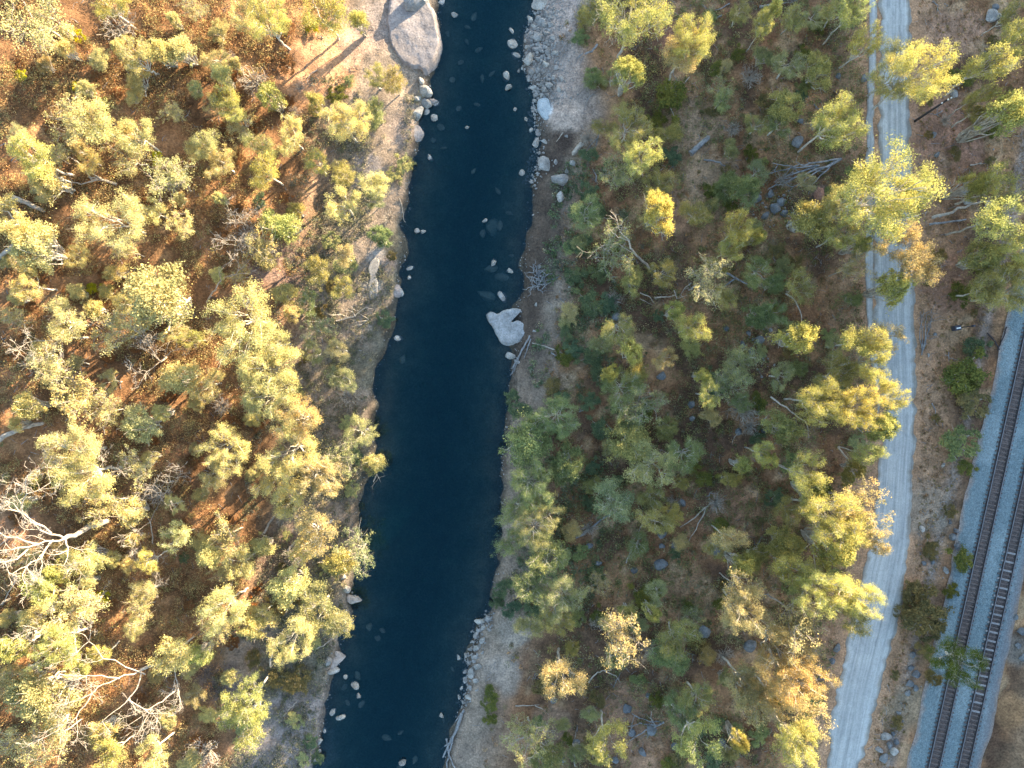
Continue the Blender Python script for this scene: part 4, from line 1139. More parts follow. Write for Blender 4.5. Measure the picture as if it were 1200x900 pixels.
log([[(1080,416,.2),(1084,392,.3),(1086,366,.4)],[(1080,414),(1081,388,.3),(1079,366,.3)],[(1081,412),(1088,388,.4),(1094,366,.4)],[(1080,410),(1078,385,.3),(1083,362,.3)],[(1081,405),(1090,382),(1091,362)]],
    0.11, M_GREYWOOD, "bundle of bare pale branches on the road verge", "fallen_branch", "branch", twig=2)
log([[(1160,138,3),(1178,128,5),(1198,115,7)]], 0.24, M_DEAD, "bare pale trunk leaning off the right edge", minr=0.6)
log([[(541,836,.4),(533,860,.4),(519,888,.1)],[(540,842,.3),(530,868,.5),(516,880,.1)],[(536,850),(527,875),(524,900)],[(523,866,.2),(526,885,.3),(533,900,.3)],[(544,832,.3),(534,845,.3)]],
    0.28, M_GREYWOOD, "driftwood logs stacked at the water's edge, lower right bank", "driftwood", "driftwood", minr=0.5)
log([[(621,393,.3),(611,412,.3),(600,432,.1)],[(618,398,.3),(607,420,.3),(598,440,.1)],[(622,397,.3),(614,420,.3)],[(612,408,.4),(602,436,.1)]],
    0.16, M_GREYWOOD, "driftwood sticks beside the heart-shaped rock", "driftwood", "driftwood", minr=0.5)
log([[(332,839),(343,827),(351,819)]], 0.13, M_DEAD, "white stick on dusty lower left bank", "fallen_branch", "branch")
log([[(394,376,.5),(414,371,.8),(429,360,.6)],[(416,371,.8),(412,362,1)],[(420,367),(432,374,.6),(424,380,.4)],[(408,372),(398,368,.8)]], 0.15, M_DEAD, "bleached fallen branch by the white bank rocks", "fallen_branch", "branch", twig=2)
log([[(337,646),(343,638),(350,631)]], 0.2, M_DEAD, "white log on the lower dusty patch", minr=0.8)
log([[(309,625),(315,614),(321,605)]], 0.2, M_DEAD, "white log above the lower dusty patch", minr=0.8)
log([[(690,800,.2),(697,790,.7),(706,786,.8),(717,785,.5)],[(708,786,.7),(722,792,.5),(727,800,.3)],[(716,785,.6),(710,776,.8)]], 0.14, M_DEAD, "curved white branch on lower woodland floor", "fallen_branch", "branch")
log([[(674,898),(672,878),(674,862),(676,853)]], 0.15, M_DEAD, "upright white stick near the bottom edge", "fallen_branch", "branch")
log([[(604,867,.8),(625,861,1),(641,851,.8)],[(641,851,.8),(639,845,1)],[(636,854,1),(642,864,.6)]], 0.16, M_DEAD, "white bent branch on bottom right bank", "fallen_branch", "branch")
log([[(604,827),(622,827),(632,826)],[(627,827),(638,832),(643,838)]], 0.12, M_DEAD, "thin white branch across the lower bank", "fallen_branch", "branch")
log([[(778,846,.4),(758,856,.4),(738,868,.2)],[(778,846),(760,845,.4),(745,840,.3)],[(770,850,.4),(750,848,.4),(735,852,.2)],[(765,852),(758,866,.3)],[(750,842,.4),(740,836,.2)]], 0.17, M_GREYWOOD, "grey fallen dead tree with splayed limbs, bottom woodland", twig=1)
log([[(921,344,4),(932,352,5),(939,366,5),(940,382,4)]], 0.16, M_DEAD, "curved white limb in woodland west of the road", "fallen_branch", "branch")
log([[(833,312,.5),(855,322,.6),(878,334,.4)],[(862,326,.5),(848,336,.4)]], 0.24, M_GREYWOOD, "grey log below the three-lobed gum", minr=0.5)
log([[(767,349,1),(780,348,1.2),(792,346,1)],[(790,340,1),(793,350,1),(805,346,1)]], 0.15, M_DEAD, "pale branch stub in mid woodland", "fallen_branch", "branch")
log([[(750,343,.6),(762,348,.6),(767,356,.4)],[(750,350,.5),(766,358,.4)]], 0.10, M_DEAD, "thin paired white sticks, mid woodland", "fallen_branch", "branch")
log([[(682,168,.2),(672,180,.2)]], 0.45, M_DEAD, "short stubby pale log on dark wet bank", minr=0.9)
log([[(903,465,6),(925,481,7),(944,494,7),(948,513,5)]], 0.14, M_DEAD, "arching white limb behind the road bend", "fallen_branch", "branch")
log([[(982,524,5),(996,543,5),(1002,564,3)]], 0.16, M_DEAD, "straight white limb under road bend gums", "fallen_branch", "branch")
log([[(700,162),(690,172),(684,182)],[(703,152),(699,170),(692,182)],[(701,158),(697,176)]], 0.10, M_GREYWOOD, "grey brush pile on the upper right bank", "fallen_branch", "branch", twig=2)
log([[(700,52,.5),(694,60,.6),(686,63,.4)]], 0.2, M_GREYWOOD, "dark blue-grey stump by the gravel bar", minr=0.8)
log([[(683,62),(678,68),(673,76)],[(684,66),(679,76)],[(680,64),(674,70)]], 0.09, M_GREYWOOD, "three grey sticks on the gravel bar", "fallen_branch", "branch")
log([[(660,155,.3),(652,166,.3)],], 0.12, M_DEAD, "little pale stick under the sand mound", "fallen_branch", "branch")
log([[(1157,390,.2),(1166,400,.2),(1171,410,.1)],[(1180,383,.2),(1175,397,.2),(1169,411,.1)]], 0.13, mat_plain("dark_timber", (0.045, 0.035, 0.035), 0.9), "two dark poles lying in a V beside ballast", "fallen_log", "pole", minr=0.8)  # two thin dark tubes laid in a V
log([[(890,8),(905,5),(925,-3)],[(905,8),(915,4)]], 0.2, M_GREYWOOD, "grey trunk fallen under the top edge, woodland", twig=2)
log([[(846,18),(838,22),(826,27)],[(855,4),(846,9),(832,14)]], 0.16, M_GREYWOOD, "grey dead branches beside bent-stem gum", "fallen_branch", "branch", twig=2)
log([[(797,105,.2),(802,97,.6),(808,90,1)]], 0.16, M_DEAD, "bent white stem foot beside dark green bush", "fallen_branch", "branch")
log([[(468,232,.2),(472,246,.3),(473,258,.3),(477,264,.1)]], 0.09, M_DEAD, "thin white root along left waterline", "fallen_branch", "branch")
log([[(437,565,.8),(441,555,.8),(437,540,1)],[(441,556,.8),(446,566,.6)]], 0.09, M_DEAD, "twigs hanging over the overhanging bank", "fallen_branch", "branch", twig=2)
log([[(420,636,.6),(421,618,.6),(423,606,.5)],[(424,634,.5),(423,620,.6)]], 0.10, M_DEAD, "pale twigs beside the dark inlet", "fallen_branch", "branch", twig=1)
log([[(317,781,2),(319,765,4),(325,750,6),(331,744,6)]], 0.18, M_DEAD, "white bough hanging beside bright lower gum", "fallen_branch", "branch", twig=1)
log([[(370,760,.5),(380,756,.7),(390,748,.6)]], 0.12, M_DEAD, "white stick pointing at fan-shaped rock", "fallen_branch", "branch", twig=1)
# matted driftwood with a pale root ball by the big rock
S = Soup()
X0, Y0, z0 = at(630, 328)
for k in range(46):
    a = R.uniform(0, 6.28); q = R.uniform(0.6, 2.4); c = np.array([X0 + R.normal(0, .6), Y0 + R.normal(0, .9), z0 + R.uniform(0.1, .7)])
    e = c + np.array([math.cos(a) * q, math.sin(a) * q, R.uniform(-.3, .9)])
    V, F = tube(curve(R, c, e, .08, .08, 5), np.linspace(0.09, 0.03, 5), 4); S.add(V, F)
o = centre_obj("root_ball", S.mesh("root_ball", M_GREYWOOD)); lab = "tangled blue-grey root ball washed up on the right bank"; tag(o, lab, "driftwood"); ANCH.append((630, 328, lab)); USED.add(lab)

# ------------------------------------------------------------------ rocks
import bmesh
def rock_mesh(seed, mat, flat=0.7, jag=0.35, sub=3):
    rng = np.random.default_rng(seed)
    bm = bmesh.new(); bmesh.ops.create_icosphere(bm, subdivisions=sub, radius=1.0)
    co = np.array([v.co[:] for v in bm.verts]); d = co / np.linalg.norm(co, axis=1, keepdims=True)
    r = np.ones(len(d))
    for k in range(14):                                   # flat faces struck off the block
        n = rng.normal(0, 1, 3); n /= np.linalg.norm(n); cut = rng.uniform(0.52, 0.92)
        r = np.minimum(r, cut / np.maximum(d @ n, 0.2))
    r = np.minimum(r, 1.1); r *= 1 + jag * 0.35 * (fbm(d[:, 0] * 2 + seed, d[:, 1] * 2 + d[:, 2] * 1.3, 1.0, 4, seed) - 0.5)
    co = d * r[:, None] * np.array([1, rng.uniform(0.68, 0.95), flat])
    me = bpy.data.meshes.new("boulder"); bm.to_mesh(me); bm.free()
    me.vertices.foreach_set("co", co.astype(np.float32).ravel()); me.materials.append(mat); me.update()
    return me
ROCKS = [rock_mesh(700 + k, M_ROCK, 0.62 + 0.05 * (k % 3)) for k in range(6)]
ROCKS_B = [rock_mesh(730 + k, M_ROCKB, 0.7) for k in range(4)]
ROCKS_S = [rock_mesh(760 + k, M_STAIN, 0.6) for k in range(3)]
POST = []                                                 # (object, look, px, py, group) to be labelled once all landmarks are known
def boulder(px, py, r, kind='p', elong=1.0, ang=None, label=None, sink=0.3):
    ms = {'p': ROCKS, 'b': ROCKS_B, 's': ROCKS_S}[kind]
    X, Y, z = at(px, py)
    wet = z < 0
    rad = r / PXM * 1.12
    if wet and kind == 'p': zz = max(z, -0.30 * rad)         # stands on the bed, top clear of the water
    elif kind == 's': zz = -rad * 0.6 - 0.38
    else: zz = z + rad * (0.62 - sink) * 0.5
    o = link("boulder", ms[R.integers(len(ms))], None, (X, Y, zz))
    o.scale = (rad, rad * elong, rad * (1.0 if not wet else max(1.0, min(2.4, (-z + .5) / rad))) * R.uniform(.85, 1.1))
    if kind == 's': o.scale[2] = rad * 0.8
    o.rotation_euler = (R.normal(0, .1), R.normal(0, .1), R.uniform(0, 6.28) if ang is None else ang)
    size = "small" if r < 3.2 else ("medium" if r < 6 else "large")
    if kind == 's': look = f"{size} brown stained rock under water"; gr = "submerged rocks in the river"
    elif wet: look = f"{size} pale rock standing in water"; gr = "pale rocks in the river"
    elif kind == 'b': look = f"{size} blue-grey boulder"; gr = "dark boulders in the woodland"
    else: look = f"{size} pale boulder"; gr = "pale boulders on the banks"
    if label: tag(o, label, "rock", gr); ANCH.append((px, py, label)); USED.add(label)
    else: POST.append((o, look, "rock", px, py, gr))
    return o
for (x, y, r) in [(518,3,6),(533,21,4),(494,96,5),(498,107,9),(489,116,5),(499,121,7),(510,121,5),(490,133,9),(500,131,5),(510,139,5),(504,186,5),
  (600,38,4),(601,52,7),(604,66,6),(619,71,8.5),(630,43,6),(621,23,5),(618,56,4),(634,25,5),(645,29,4),(593,92,5.5),(596,106,4.5),(625,103,4),(640,76,5),(643,100,4.5),(658,93,4),(632,4,10),
  (628,168,7),(638,166,4),(651,190,3),(671,192,4),(664,202,4),(657,211,11),(611,204,4),(622,153,3),(631,158,3),(664,160,2.5),(616,141,2.5),(548,155,2.5),(657,231,6),(604,131,2.5),(627,118,3),(635,112,3),(650,62,4),(626,32,4),(652,80,3.5),(632,88,3),(640,50,3),(648,45,3.5),(655,105,3.5),(612,80,2.5),(608,84,2.5),
  (490,272,3.5),(496,273,4),(569,262,3.5),(579,309,5),(597,318,5),(481,314,5),(480,326,3),(467,341,7),(467,397,5),(589,348,7.5),(598,417,7),(606,424,4),(632,313,3),(668,336,2.5),(628,357,2.5),(626,388,2.5),
  (419,799,5.5),(423,811,4),(406,791,3),(391,833,4.5),(400,839,6.5),(381,856,5),(375,868,4.5),(391,785,7),(385,775,6),(409,731,7),(414,702,6),(406,690,5),(403,676,4),(374,880,4),(371,890,4),
  (538,770,4.5),(553,788,6),(546,786,4),(560,781,4.5),(562,728,6),(572,726,4.5),(558,744,5),(565,750,4),(558,759,4),(545,797,4),(549,816,5),(538,816,3),(556,770,3.5),(551,805,4),(541,806,3),(562,738,4),(475,884,5),(518,835,3.5),(555,752,3),(550,776,3),(546,768,3),(557,797,3.5),(543,823,3),(566,735,3)]:
    boulder(x, y, r)
boulder(638, 194, 8, elong=1.35, ang=math.pi * 0.05, label="tall egg-shaped pale boulder on dark wet bank")
boulder(486, 6, 15, label="large rounded boulder cut by the top edge, left bank")
for (x, y, r) in [(556,22,6),(562,62,5),(548,52,4),(540,75,4),(577,88,5),(566,98,5),(560,128,4),(524,40,4),(530,95,4),(517,150,5),(508,165,4),(520,175,4),(577,267,11),(566,276,5),(586,265,6),(575,316,8),(590,325,10),(569,347,12),(600,300,5),
  (433,734,5),(444,745,4),(450,735,4),(457,856,6),(472,851,4),(420,790,6),(402,806,6),(425,822,5),(408,822,4),(470,893,7),(487,888,5),(520,845,4),(531,785,4),(393,800,6),(465,300,5),(480,340,7),(472,420,6),(452,470,5),(583,225,5),(598,250,5),(556,205,4),(538,130,4),(549,35,4)]:
    boulder(x, y, r, 's', elong=R.uniform(0.55, 0.95))
for (x, y, r) in [(885,232,7),(908,245,7),(915,236,6),(896,254,6),(934,168,8),(918,250,5),(925,262,5),(902,228,5),(1012,92,5),(870,405,5),(880,412,5),(890,398,6),(877,390,4),(776,661,9),(790,640,6),(775,625,6),(800,590,5),(760,705,6),(742,668,5),(760,815,5),(735,830,6),(762,855,7),(752,880,6),(775,640,4),
  (790,875,5),(845,870,5),(825,740,8),(880,755,9),(838,645,6),(650,820,5),(675,870,5),(703,862,6),(660,890,5),(740,858,5),(980,760,6),(975,775,4),(960,780,5),(865,505,5),(812,490,4),(810,475,5),(895,505,5),(905,830,6),(775,440,6),(850,385,4),
  (721,372,6),(690,640,5),(700,660,5),(982,90,4),(938,142,4),(720,890,5)]:
    boulder(x, y, r, 'b')
for (x, y, r) in [(1165,10,5),(1160,20,8),(1172,20,6),(1150,218,7),(1130,222,8),(1118,110,5),(1093,158,4),(1097,182,4),(1132,236,5),(1135,160,3),(1196,740,5),(1192,756,4),(1198,770,5),(1190,722,4),(1080,620,4),(1120,622,4),(1116,630,5),(1121,640,5),(1113,612,3),(1082,660,3),(1092,658,3),(1108,668,4),
  (1068,782,4),(1073,790,5),(1066,800,5),(1072,806,4),(1069,768,4),(1063,812,4),(1035,888,6),(1042,872,5),(1048,880,5),(1038,862,6),(1050,868,4),(1030,878,5),(1055,845,3),(1053,835,3),(1046,860,3),(1095,392,2.5),(1088,416,2.5),(1160,405,2.5),(1105,545,3)]:
    boulder(x, y, r, 'b' if (x * 7 + y) % 4 or x > 1180 else 'p')

def slab(outline, h, label, mat=M_ROCK, step=0.0, sink=0.6, dome=0.25, name="flat_rock", base=None):
    """Broad flat rock from its outline: layered, cracked and slightly domed."""
    pts = []
    for (px, py) in outline:
        X, Y, z = at(px, py, 0.0) if base is None else (*[(v) for v in at(px, py, 0.0)[:2]], base)
        pts.append((X, Y))
    P = np.array(pts)
    # densify with rough edge
    D = []
    for i in range(len(P)):
        a, b = P[i], P[(i + 1) % len(P)]; n = max(2, int(np.linalg.norm(b - a) / 0.35))
        for t in np.linspace(0, 1, n, endpoint=False): D.append(a + (b - a) * t)
    D = np.array(D)
    for _ in range(2): D = (np.roll(D, 1, 0) + 2 * D + np.roll(D, -1, 0)) / 4
    D += (np.stack([fbm(D[:, 0], D[:, 1], 1.0, 3, 3), fbm(D[:, 0], D[:, 1], 1.0, 3, 7)], 1) - 0.5) * 0.5
    c = D.mean(0); zb = base if base is not None else float(np.median(terr(D[:, 0], D[:, 1])))
    rings = [(1.04, -sink), (1.0, h * 0.40), (0.965, h * 0.48), (0.955, h * 0.75), (0.925, h * 0.82), (0.915, h)] + [(q, h + dome * (1 - q)) for q in np.linspace(0.86, 0.04, 16)]
    V = []; n = len(D)
    for (s, z) in rings:
        Q = c + (D - c) * s
        zz = zb + z + (fbm(Q[:, 0], Q[:, 1], 2.6, 4, 9) - 0.5) * (min(0.9 * (h + dome), 0.5) if z > 0 else 0)
        V.append(np.concatenate([Q, zz[:, None]], 1))
    V = np.concatenate(V); i = np.arange(len(rings) * n).reshape(-1, n)
    F = np.stack([i[:-1], np.roll(i[:-1], -1, 1), np.roll(i[1:], -1, 1), i[1:]], -1).reshape(-1, 4).tolist()
    F.append(i[-1].tolist())
    o = centre_obj(name, mesh_from(name, V, F, mat, len(D) > 40)); tag(o, label, "rock")
    m = np.mean(outline, axis=0); ANCH.append((m[0], m[1], label)); USED.add(label)
    return o
M_SLAB = mat_rock("banded_pale_rock", (0.19, 0.16, 0.145), (0.40, 0.34, 0.305), 0.5)
slab([(456,-8),(500,-4),(508,12),(514,30),(517,50),(517,66),(510,80),(498,91),(492,80),(486,84),(472,76),(458,58),(452,25)], 1.3, "great smooth rock slab with layered edge, upper left bank", M_SLAB, dome=0.1, base=0.25)
slab([(570,370),(573,366),(578,366),(584,370),(588,366),(594,363),(602,361),(610,360),(613,364),(606,368),(599,370),(596,375),(601,379),(606,374),(612,377),(619,385),(617,393),(610,402),(598,405),(588,403),(583,394),(578,384),(571,377)], 0.75, "heart-shaped white rock with a notch, at right waterline", mat_rock("bleached_island_rock", (0.17, 0.17, 0.165), (0.46, 0.45, 0.435), 0.8), dome=0.12, base=0.0)
slab([(480,150),(490,146),(497,156),(496,165),(480,168),(465,160),(458,148),(470,140)], 0.5, "cracked flat rock shelf under the boulder cluster", M_SLAB, base=0.15)
slab([(500,114),(516,120),(504,124)], 0.5, "sharp pointed rock jutting into the river", M_SLAB, base=0.0)
slab([(383,763),(395,762),(407,768),(398,778),(386,790),(381,780)], 0.5, "fan-shaped pale rock on the lower left bank", M_SLAB, base=0.05)
slab([(400,722),(412,722),(416,726),(407,742),(401,738)], 0.5, "wedge of pale rock at lower left waterline", M_SLAB, base=0.05)
slab([(405,696),(420,698),(427,701),(416,708),(408,706)], 0.45, "flat pale ledge where the left bank narrows", M_SLAB, base=0.0)
slab([(407,684),(411,690),(409,696),(403,694),(402,686)], 0.45, "small pale ledge near the dark inlet", M_SLAB, base=0.1)
slab([(435,302),(442,299),(445,312),(440,322),(444,334),(441,350),(434,354),(431,340),(434,326),(430,314)], 0.2, "cracked white rock band along left bank", mat_rock("chalky_rock", (0.15, 0.14, 0.13), (0.36, 0.34, 0.315), 1.6), dome=0.05)
slab([(629,118),(640,114),(646,122),(645,142),(636,140),(630,130)], 0.3, "bluish white flat rock beside the sand mound", mat_rock("bluish_white_rock", (0.28, 0.31, 0.325), (0.44, 0.475, 0.49), 1.0), dome=0.08)
slab([(460,332),(470,334),(472,345),(466,350),(459,346)], 0.4, "blocky pale rock on left waterline", M_SLAB, base=0.05)

o = boulder(960, 226, 9, label="rounded reddish-brown boulder beside the fallen dead tree"); o.data = rock_mesh(795, mat_rock("reddish_rock", (0.20, 0.10, 0.07), (0.40, 0.23, 0.17), 0.9), 0.7)
# ------------------------------------------------------------------ utility pole and signal post
M_POLE = mat_plain("dark_pole_wood", (0.035, 0.03, 0.03), 0.85)
M_INS = mat_plain("pale_ceramic", (0.65, 0.65, 0.62), 0.4)
M_BOX = mat_plain("dark_steel_box", (0.05, 0.055, 0.075), 0.5, 0.3)
X, Y, z = at(1072, 142); hp = 9.4
t = empty("utility_pole", (X, Y, z)); tag(t, "dark timber utility pole standing on bare ground beside the road", "utility pole"); ANCH.append((1092, 130, "dark utility pole beside the road"))
V, F = tube([(0, 0, -0.6), (0, 0, hp / 2), (0, 0, hp)], [0.20, 0.17, 0.14], 10); link("pole", tri_clean("pole", V, F, M_POLE, True, None), t)
v, f = boxes([((0, 0, hp - 0.45), (0.9, 0.06, 0.07), 0.5)]); link("crossarm", mesh_from("crossarm", v, f, M_POLE), t)
for s in (-0.8, 0.8, 0.0):
    cx, cy = s * math.cos(0.5), s * math.sin(0.5); zb = hp - 0.38 if s else hp
    V, F = tube([(cx, cy, zb), (cx, cy, zb + .08), (cx, cy, zb + .09), (cx, cy, zb + .2), (cx, cy, zb + .22), (cx, cy, zb + .3)], [.03, .03, .11, .12, .07, .06], 8); link("insulator", tri_clean("insulator", V, F, M_INS, True, None), t)
X, Y, z = at(1124, 384)
t = empty("signal_post", (X, Y, z)); tag(t, "short dark signal post with a box at its foot beside railway", "signal post"); ANCH.append((1124, 384, "dark signal post near the railway"))
V, F = tube([(0, 0, -0.3), (0, 0, 2), (0, 0, 4.0)], [0.09, 0.08, 0.07], 8); link("post", tri_clean("post", V, F, M_POLE, True, None), t)
v, f = boxes([((-0.75, -0.1, 0.55), (0.5, 0.38, 0.6), 0.2)]); b = link("cabinet", mesh_from("cabinet", v, f, M_BOX), t)
v, f = boxes([((-0.75, -0.14, 1.2), (0.34, 0.1, 0.045), 0.2)]); link("lid_glint", mesh_from("lid_glint", v, f, M_INS), b)  # pale bar painted for a white glint on the cabinet top
v, f = boxes([((0.08, 0, 3.75), (0.16, 0.14, 0.3), 0)]); h = link("signal_head", mesh_from("signal_head", v, f, M_BOX), t)
# ------------------------------------------------------------------ small shrubs that the photograph shows one by one
SHR = [(88,40,8,'B'),(25,88,7,'B'),(92,102,8,'B'),(103,106,8,'Y'),(368,26,12,'B'),(183,185,7,'B'),(110,336,7,'B'),(40,565,7,'D'),(452,375,10,'V'),(118,700,8,'B'),
 (790,118,19,'D'),(780,110,10,'D'),(682,246,12,'V'),(676,325,13,'V'),(688,352,15,'V'),(702,318,12,'V'),(690,420,12,'V'),(672,408,10,'V'),(610,482,12,'V'),(600,465,9,'V'),(664,392,9,'V'),(705,440,12,'V'),
 (575,826,9,'D'),(574,842,8,'D'),(576,812,8,'D'),(1135,432,24,'D'),(1148,405,14,'V'),(1124,520,20,'G'),(1136,548,10,'D'),(1125,655,15,'D'),(1140,474,18,'K'),(1132,452,13,'D'),(1086,716,27,'K'),(1078,700,16,'K'),(1095,736,14,'K'),(1116,693,9,'D'),(1095,794,9,'K'),
 (1126,92,12,'D'),(1150,140,13,'D'),(1090,640,11,'K'),(1070,690,11,'K'),(1085,760,11,'K'),(1060,715,9,'K'),(750,698,13,'D'),(768,690,10,'D'),(700,675,12,'V'),(720,565,10,'V'),(690,225,12,'V'),(480,192,7,'E'),(470,190,11,'E'),(462,205,10,'E'),(438,135,14,'E'),(395,112,12,'D'),
 (420,535,10,'V'),(412,575,9,'E2'),(430,700,0,'V'),(352,700,9,'K'),(372,888,9,'V'),(365,870,9,'V'),(350,800,14,'K'),(330,800,14,'K'),(230,640,7,'V'),(215,655,6,'V'),(120,120,8,'D'),(155,80,8,'D'),(1040,50,0,'D'),(975,165,10,'D'),(1150,310,14,'D'),(1130,345,14,'D'),(1165,150,12,'D'),(940,110,8,'V'),
 (330,268,10,'V'),(305,235,9,'V'),(690,180,10,'V'),(705,250,12,'V'),(680,285,13,'V'),(880,180,10,'D'),(835,440,10,'V'),(700,500,12,'V'),(690,470,12,'V'),(655,470,12,'V'),(695,545,9,'V'),(590,690,11,'V'),(582,705,9,'V'),(600,715,10,'V'),(628,715,12,'V'),
 (460,300,6,'K'),(1120,180,8,'K'),(1100,300,9,'K'),(1115,600,8,'K'),(855,240,9,'D'),(865,60,9,'D'),(840,80,9,'D'),(960,30,10,'D'),(835,130,8,'K'),(700,720,10,'D'),(845,705,9,'D'),(750,640,9,'V'),(690,590,9,'V'),(830,560,10,'D'),(815,545,9,'D'),(890,470,11,'D'),(700,820,10,'K'),(770,820,10,'D'),(840,850,9,'V'),(790,900,11,'D'),(690,870,8,'K')]
LOOK = {'B': "vivid yellow shrub", 'D': "dark green shrub", 'V': "emerald shrub", 'R': "rusty brown shrub", 'K': "brown-olive shrub", 'Y': "yellow shrub", 'G': "grey-green shrub", 'E': "grey shrub"}
KIND['Y2'] = (KIND['Y'][0], ('bush',), 0.5); KIND['G2'] = (KIND['G'][0], ('bush',), 0.5); KIND['E2'] = (KIND['E'][0], ('bush',), 0.5)
GRP = {'B': "vivid yellow shrubs", 'D': "dark green shrubs", 'V': "emerald shrubs", 'R': "rusty heath shrubs", 'K': "brown-olive shrubs", 'Y': "yellow shrubs", 'G': "grey-green shrubs", 'E': "grey shrubs"}
def shrub(x, y, r, k):
    kk = k if k not in ('Y', 'G', 'E') else k + '2'
    t = plant(x, y, r, kk, None, name="shrub")
    size = "tiny" if r < 6 else "small" if r < 9.5 else "rounded" if r < 14 else "large"
    POST.append((t, f"{size} {LOOK[k[0]]}", "shrub", x, y, GRP[k[0]]))
for (x, y, r, k) in SHR:
    if r > 0: shrub(x, y, r, k)
rr = np.random.default_rng(77)
def spaced(n, box, ok, dmin):
    out = []
    for _ in range(n * 40):
        x = rr.uniform(box[0], box[1]); y = rr.uniform(box[2], box[3])
        if ok(x, y) and all((x - a) ** 2 + (y - b) ** 2 > dmin ** 2 for a, b in out): out.append((x, y))
        if len(out) >= n: break
    return out
lsh = lambda y: 600 + PXM * float(np.interp((450 - y) / PXM, *SHORE_L)); rsh = lambda y: 600 + PXM * float(np.interp((450 - y) / PXM, *SHORE_R))
for (x, y) in spaced(60, (5, 340, 5, 895), lambda x, y: x < lsh(y) - 110, 22): shrub(x, y, rr.uniform(6, 10), 'R')
for (x, y) in spaced(26, (60, 420, 5, 895), lambda x, y: lsh(y) - 110 < x < lsh(y) - 14, 30): shrub(x, y, rr.uniform(6, 12), 'E' if rr.random() < .6 else 'K')
def inwood(x, y):
    a = np.array(ROAD, float); l = np.interp(y, a[:, 0], a[:, 3])
    return rsh(y) + 40 < x < l - 12
def ineast(x, y):
    a = np.array(ROAD, float); l = np.interp(y, a[:, 0], a[:, 2]); t = 1094 + (900 - y) * 0.2215 - 50
    return l + 10 < x < min(t, 1200)
for (x, y) in spaced(70, (600, 1020, 5, 895), inwood, 26): shrub(x, y, rr.uniform(6, 12), ('G', 'E', 'D', 'K', 'V')[rr.integers(5)])
for (x, y) in spaced(16, (1030, 1195, 5, 895), ineast, 30): shrub(x, y, rr.uniform(4, 8), 'K')

# saplings and thin young gums between the big ones
def sapling(x, y, r, k, h, gr):
    t = plant(x, y, r, k, None, h=h, name="sapling", anchor=False)
    nm = {'S': "dry sage sapling", 'L': "pale green sapling", 'E': "grey-green sapling", 'G': "green sapling", 'O': "olive sapling", 'P': "cream sapling"}[k]
    POST.append((t, ("slender " if r < 11 else "bushy ") + nm, "sapling", x, y, gr))
TA = np.array([(a[0], a[1], a[2]) for a in TREES], float)
def gap(x, y, f=0.8): return (np.hypot(TA[:, 0] - x, TA[:, 1] - y) > TA[:, 2] * f).all()
for (x, y) in spaced(78, (3, 345, 5, 895), lambda x, y: x < lsh(y) - 120 and gap(x, y) and math.hypot((x - 385) / 60, (y - 75) / 50) > 1 and not (60 < x < 140 and 600 < y < 640), 19):
    sapling(x, y, rr.uniform(8, 15), 'SSLSP'[rr.integers(5)], rr.uniform(2.5, 6), "saplings on the sunlit hillside")
for (x, y) in spaced(60, (600, 1015, 5, 895), lambda x, y: inwood(x, y) and gap(x, y), 24):
    sapling(x, y, rr.uniform(8, 15), 'EGOEP'[rr.integers(5)] if rr.random() < .9 else 'O', rr.uniform(2.5, 5), "saplings in the shaded woodland")

# ------------------------------------------------------------------ leafless brush
for (x, y, r) in [(140,32,20),(298,96,18),(52,205,14),(268,68,10),(240,880,20),(268,845,9),(180,580,15),(205,215,10),(290,275,14),(150,480,8),(260,475,12),(345,130,8),(350,100,7),(330,610,9),(365,430,10),(310,300,14),(345,655,14),(410,465,16),(455,255,9),(335,485,6),(690,160,12),(660,560,10),(690,620,10),(870,480,18),(840,590,12),(790,590,10),(880,500,12),(700,730,10),(760,760,12),(850,770,12),(880,90,14),(860,150,10),(920,210,10),(885,330,8),(640,640,8),(720,350,10),(1110,140,8)]:
    X, Y, z = at(x, y, 1.2); o = link("bare_bush", BRUSH[int(x) % 3], None, (X, Y, z)); s = r / PXM / 2.0 * (1 - z / CAM_H) * 1.1
    o.scale = (s, s, s * 1.0); o.rotation_euler = (0, 0, R.uniform(0, 6.28))
    POST.append((o, ("large" if r > 13 else "small") + " leafless twiggy bush", "bush", x, y, "leafless bushes"))
# loose sticks
for (x, y) in spaced(34, (600, 1020, 5, 895), inwood, 40) + spaced(30, (5, 400, 5, 895), lambda x, y: x < lsh(y) - 30, 40) + spaced(7, (1030, 1195, 5, 895), ineast, 40):
    a = rr.uniform(0, 6.28); L = rr.uniform(8, 22); c, s = math.cos(a), math.sin(a); b = rr.normal(0, .25)
    S = Soup(); Q = wood_line(S, [(x - c * L / 2, y - s * L / 2, .1), (x + b * s * 8, y - b * c * 8, .3), (x + c * L / 2, y + s * L / 2, .25)], rr.uniform(.07, .13), 5)
    for k in range(2):
        d = rr.normal(0, 1, 3); d[2] = abs(d[2]) * .4; grow(rr, S, Q[rr.integers(1, len(Q))], d / np.linalg.norm(d), rr.uniform(.6, 1.4), .05, 1, .6, 4, .05)
    wl = x < 600
    o = centre_obj("fallen_branch", S.mesh("fallen_branch", M_DEAD if (wl or rr.random() < .35) else M_GREYWOOD))
    POST.append((o, ("short" if L < 14 else "long") + (" bleached branch" if o.data.materials[0] is M_DEAD else " grey branch"), "branch", x, y, "loose branches on the ground"))

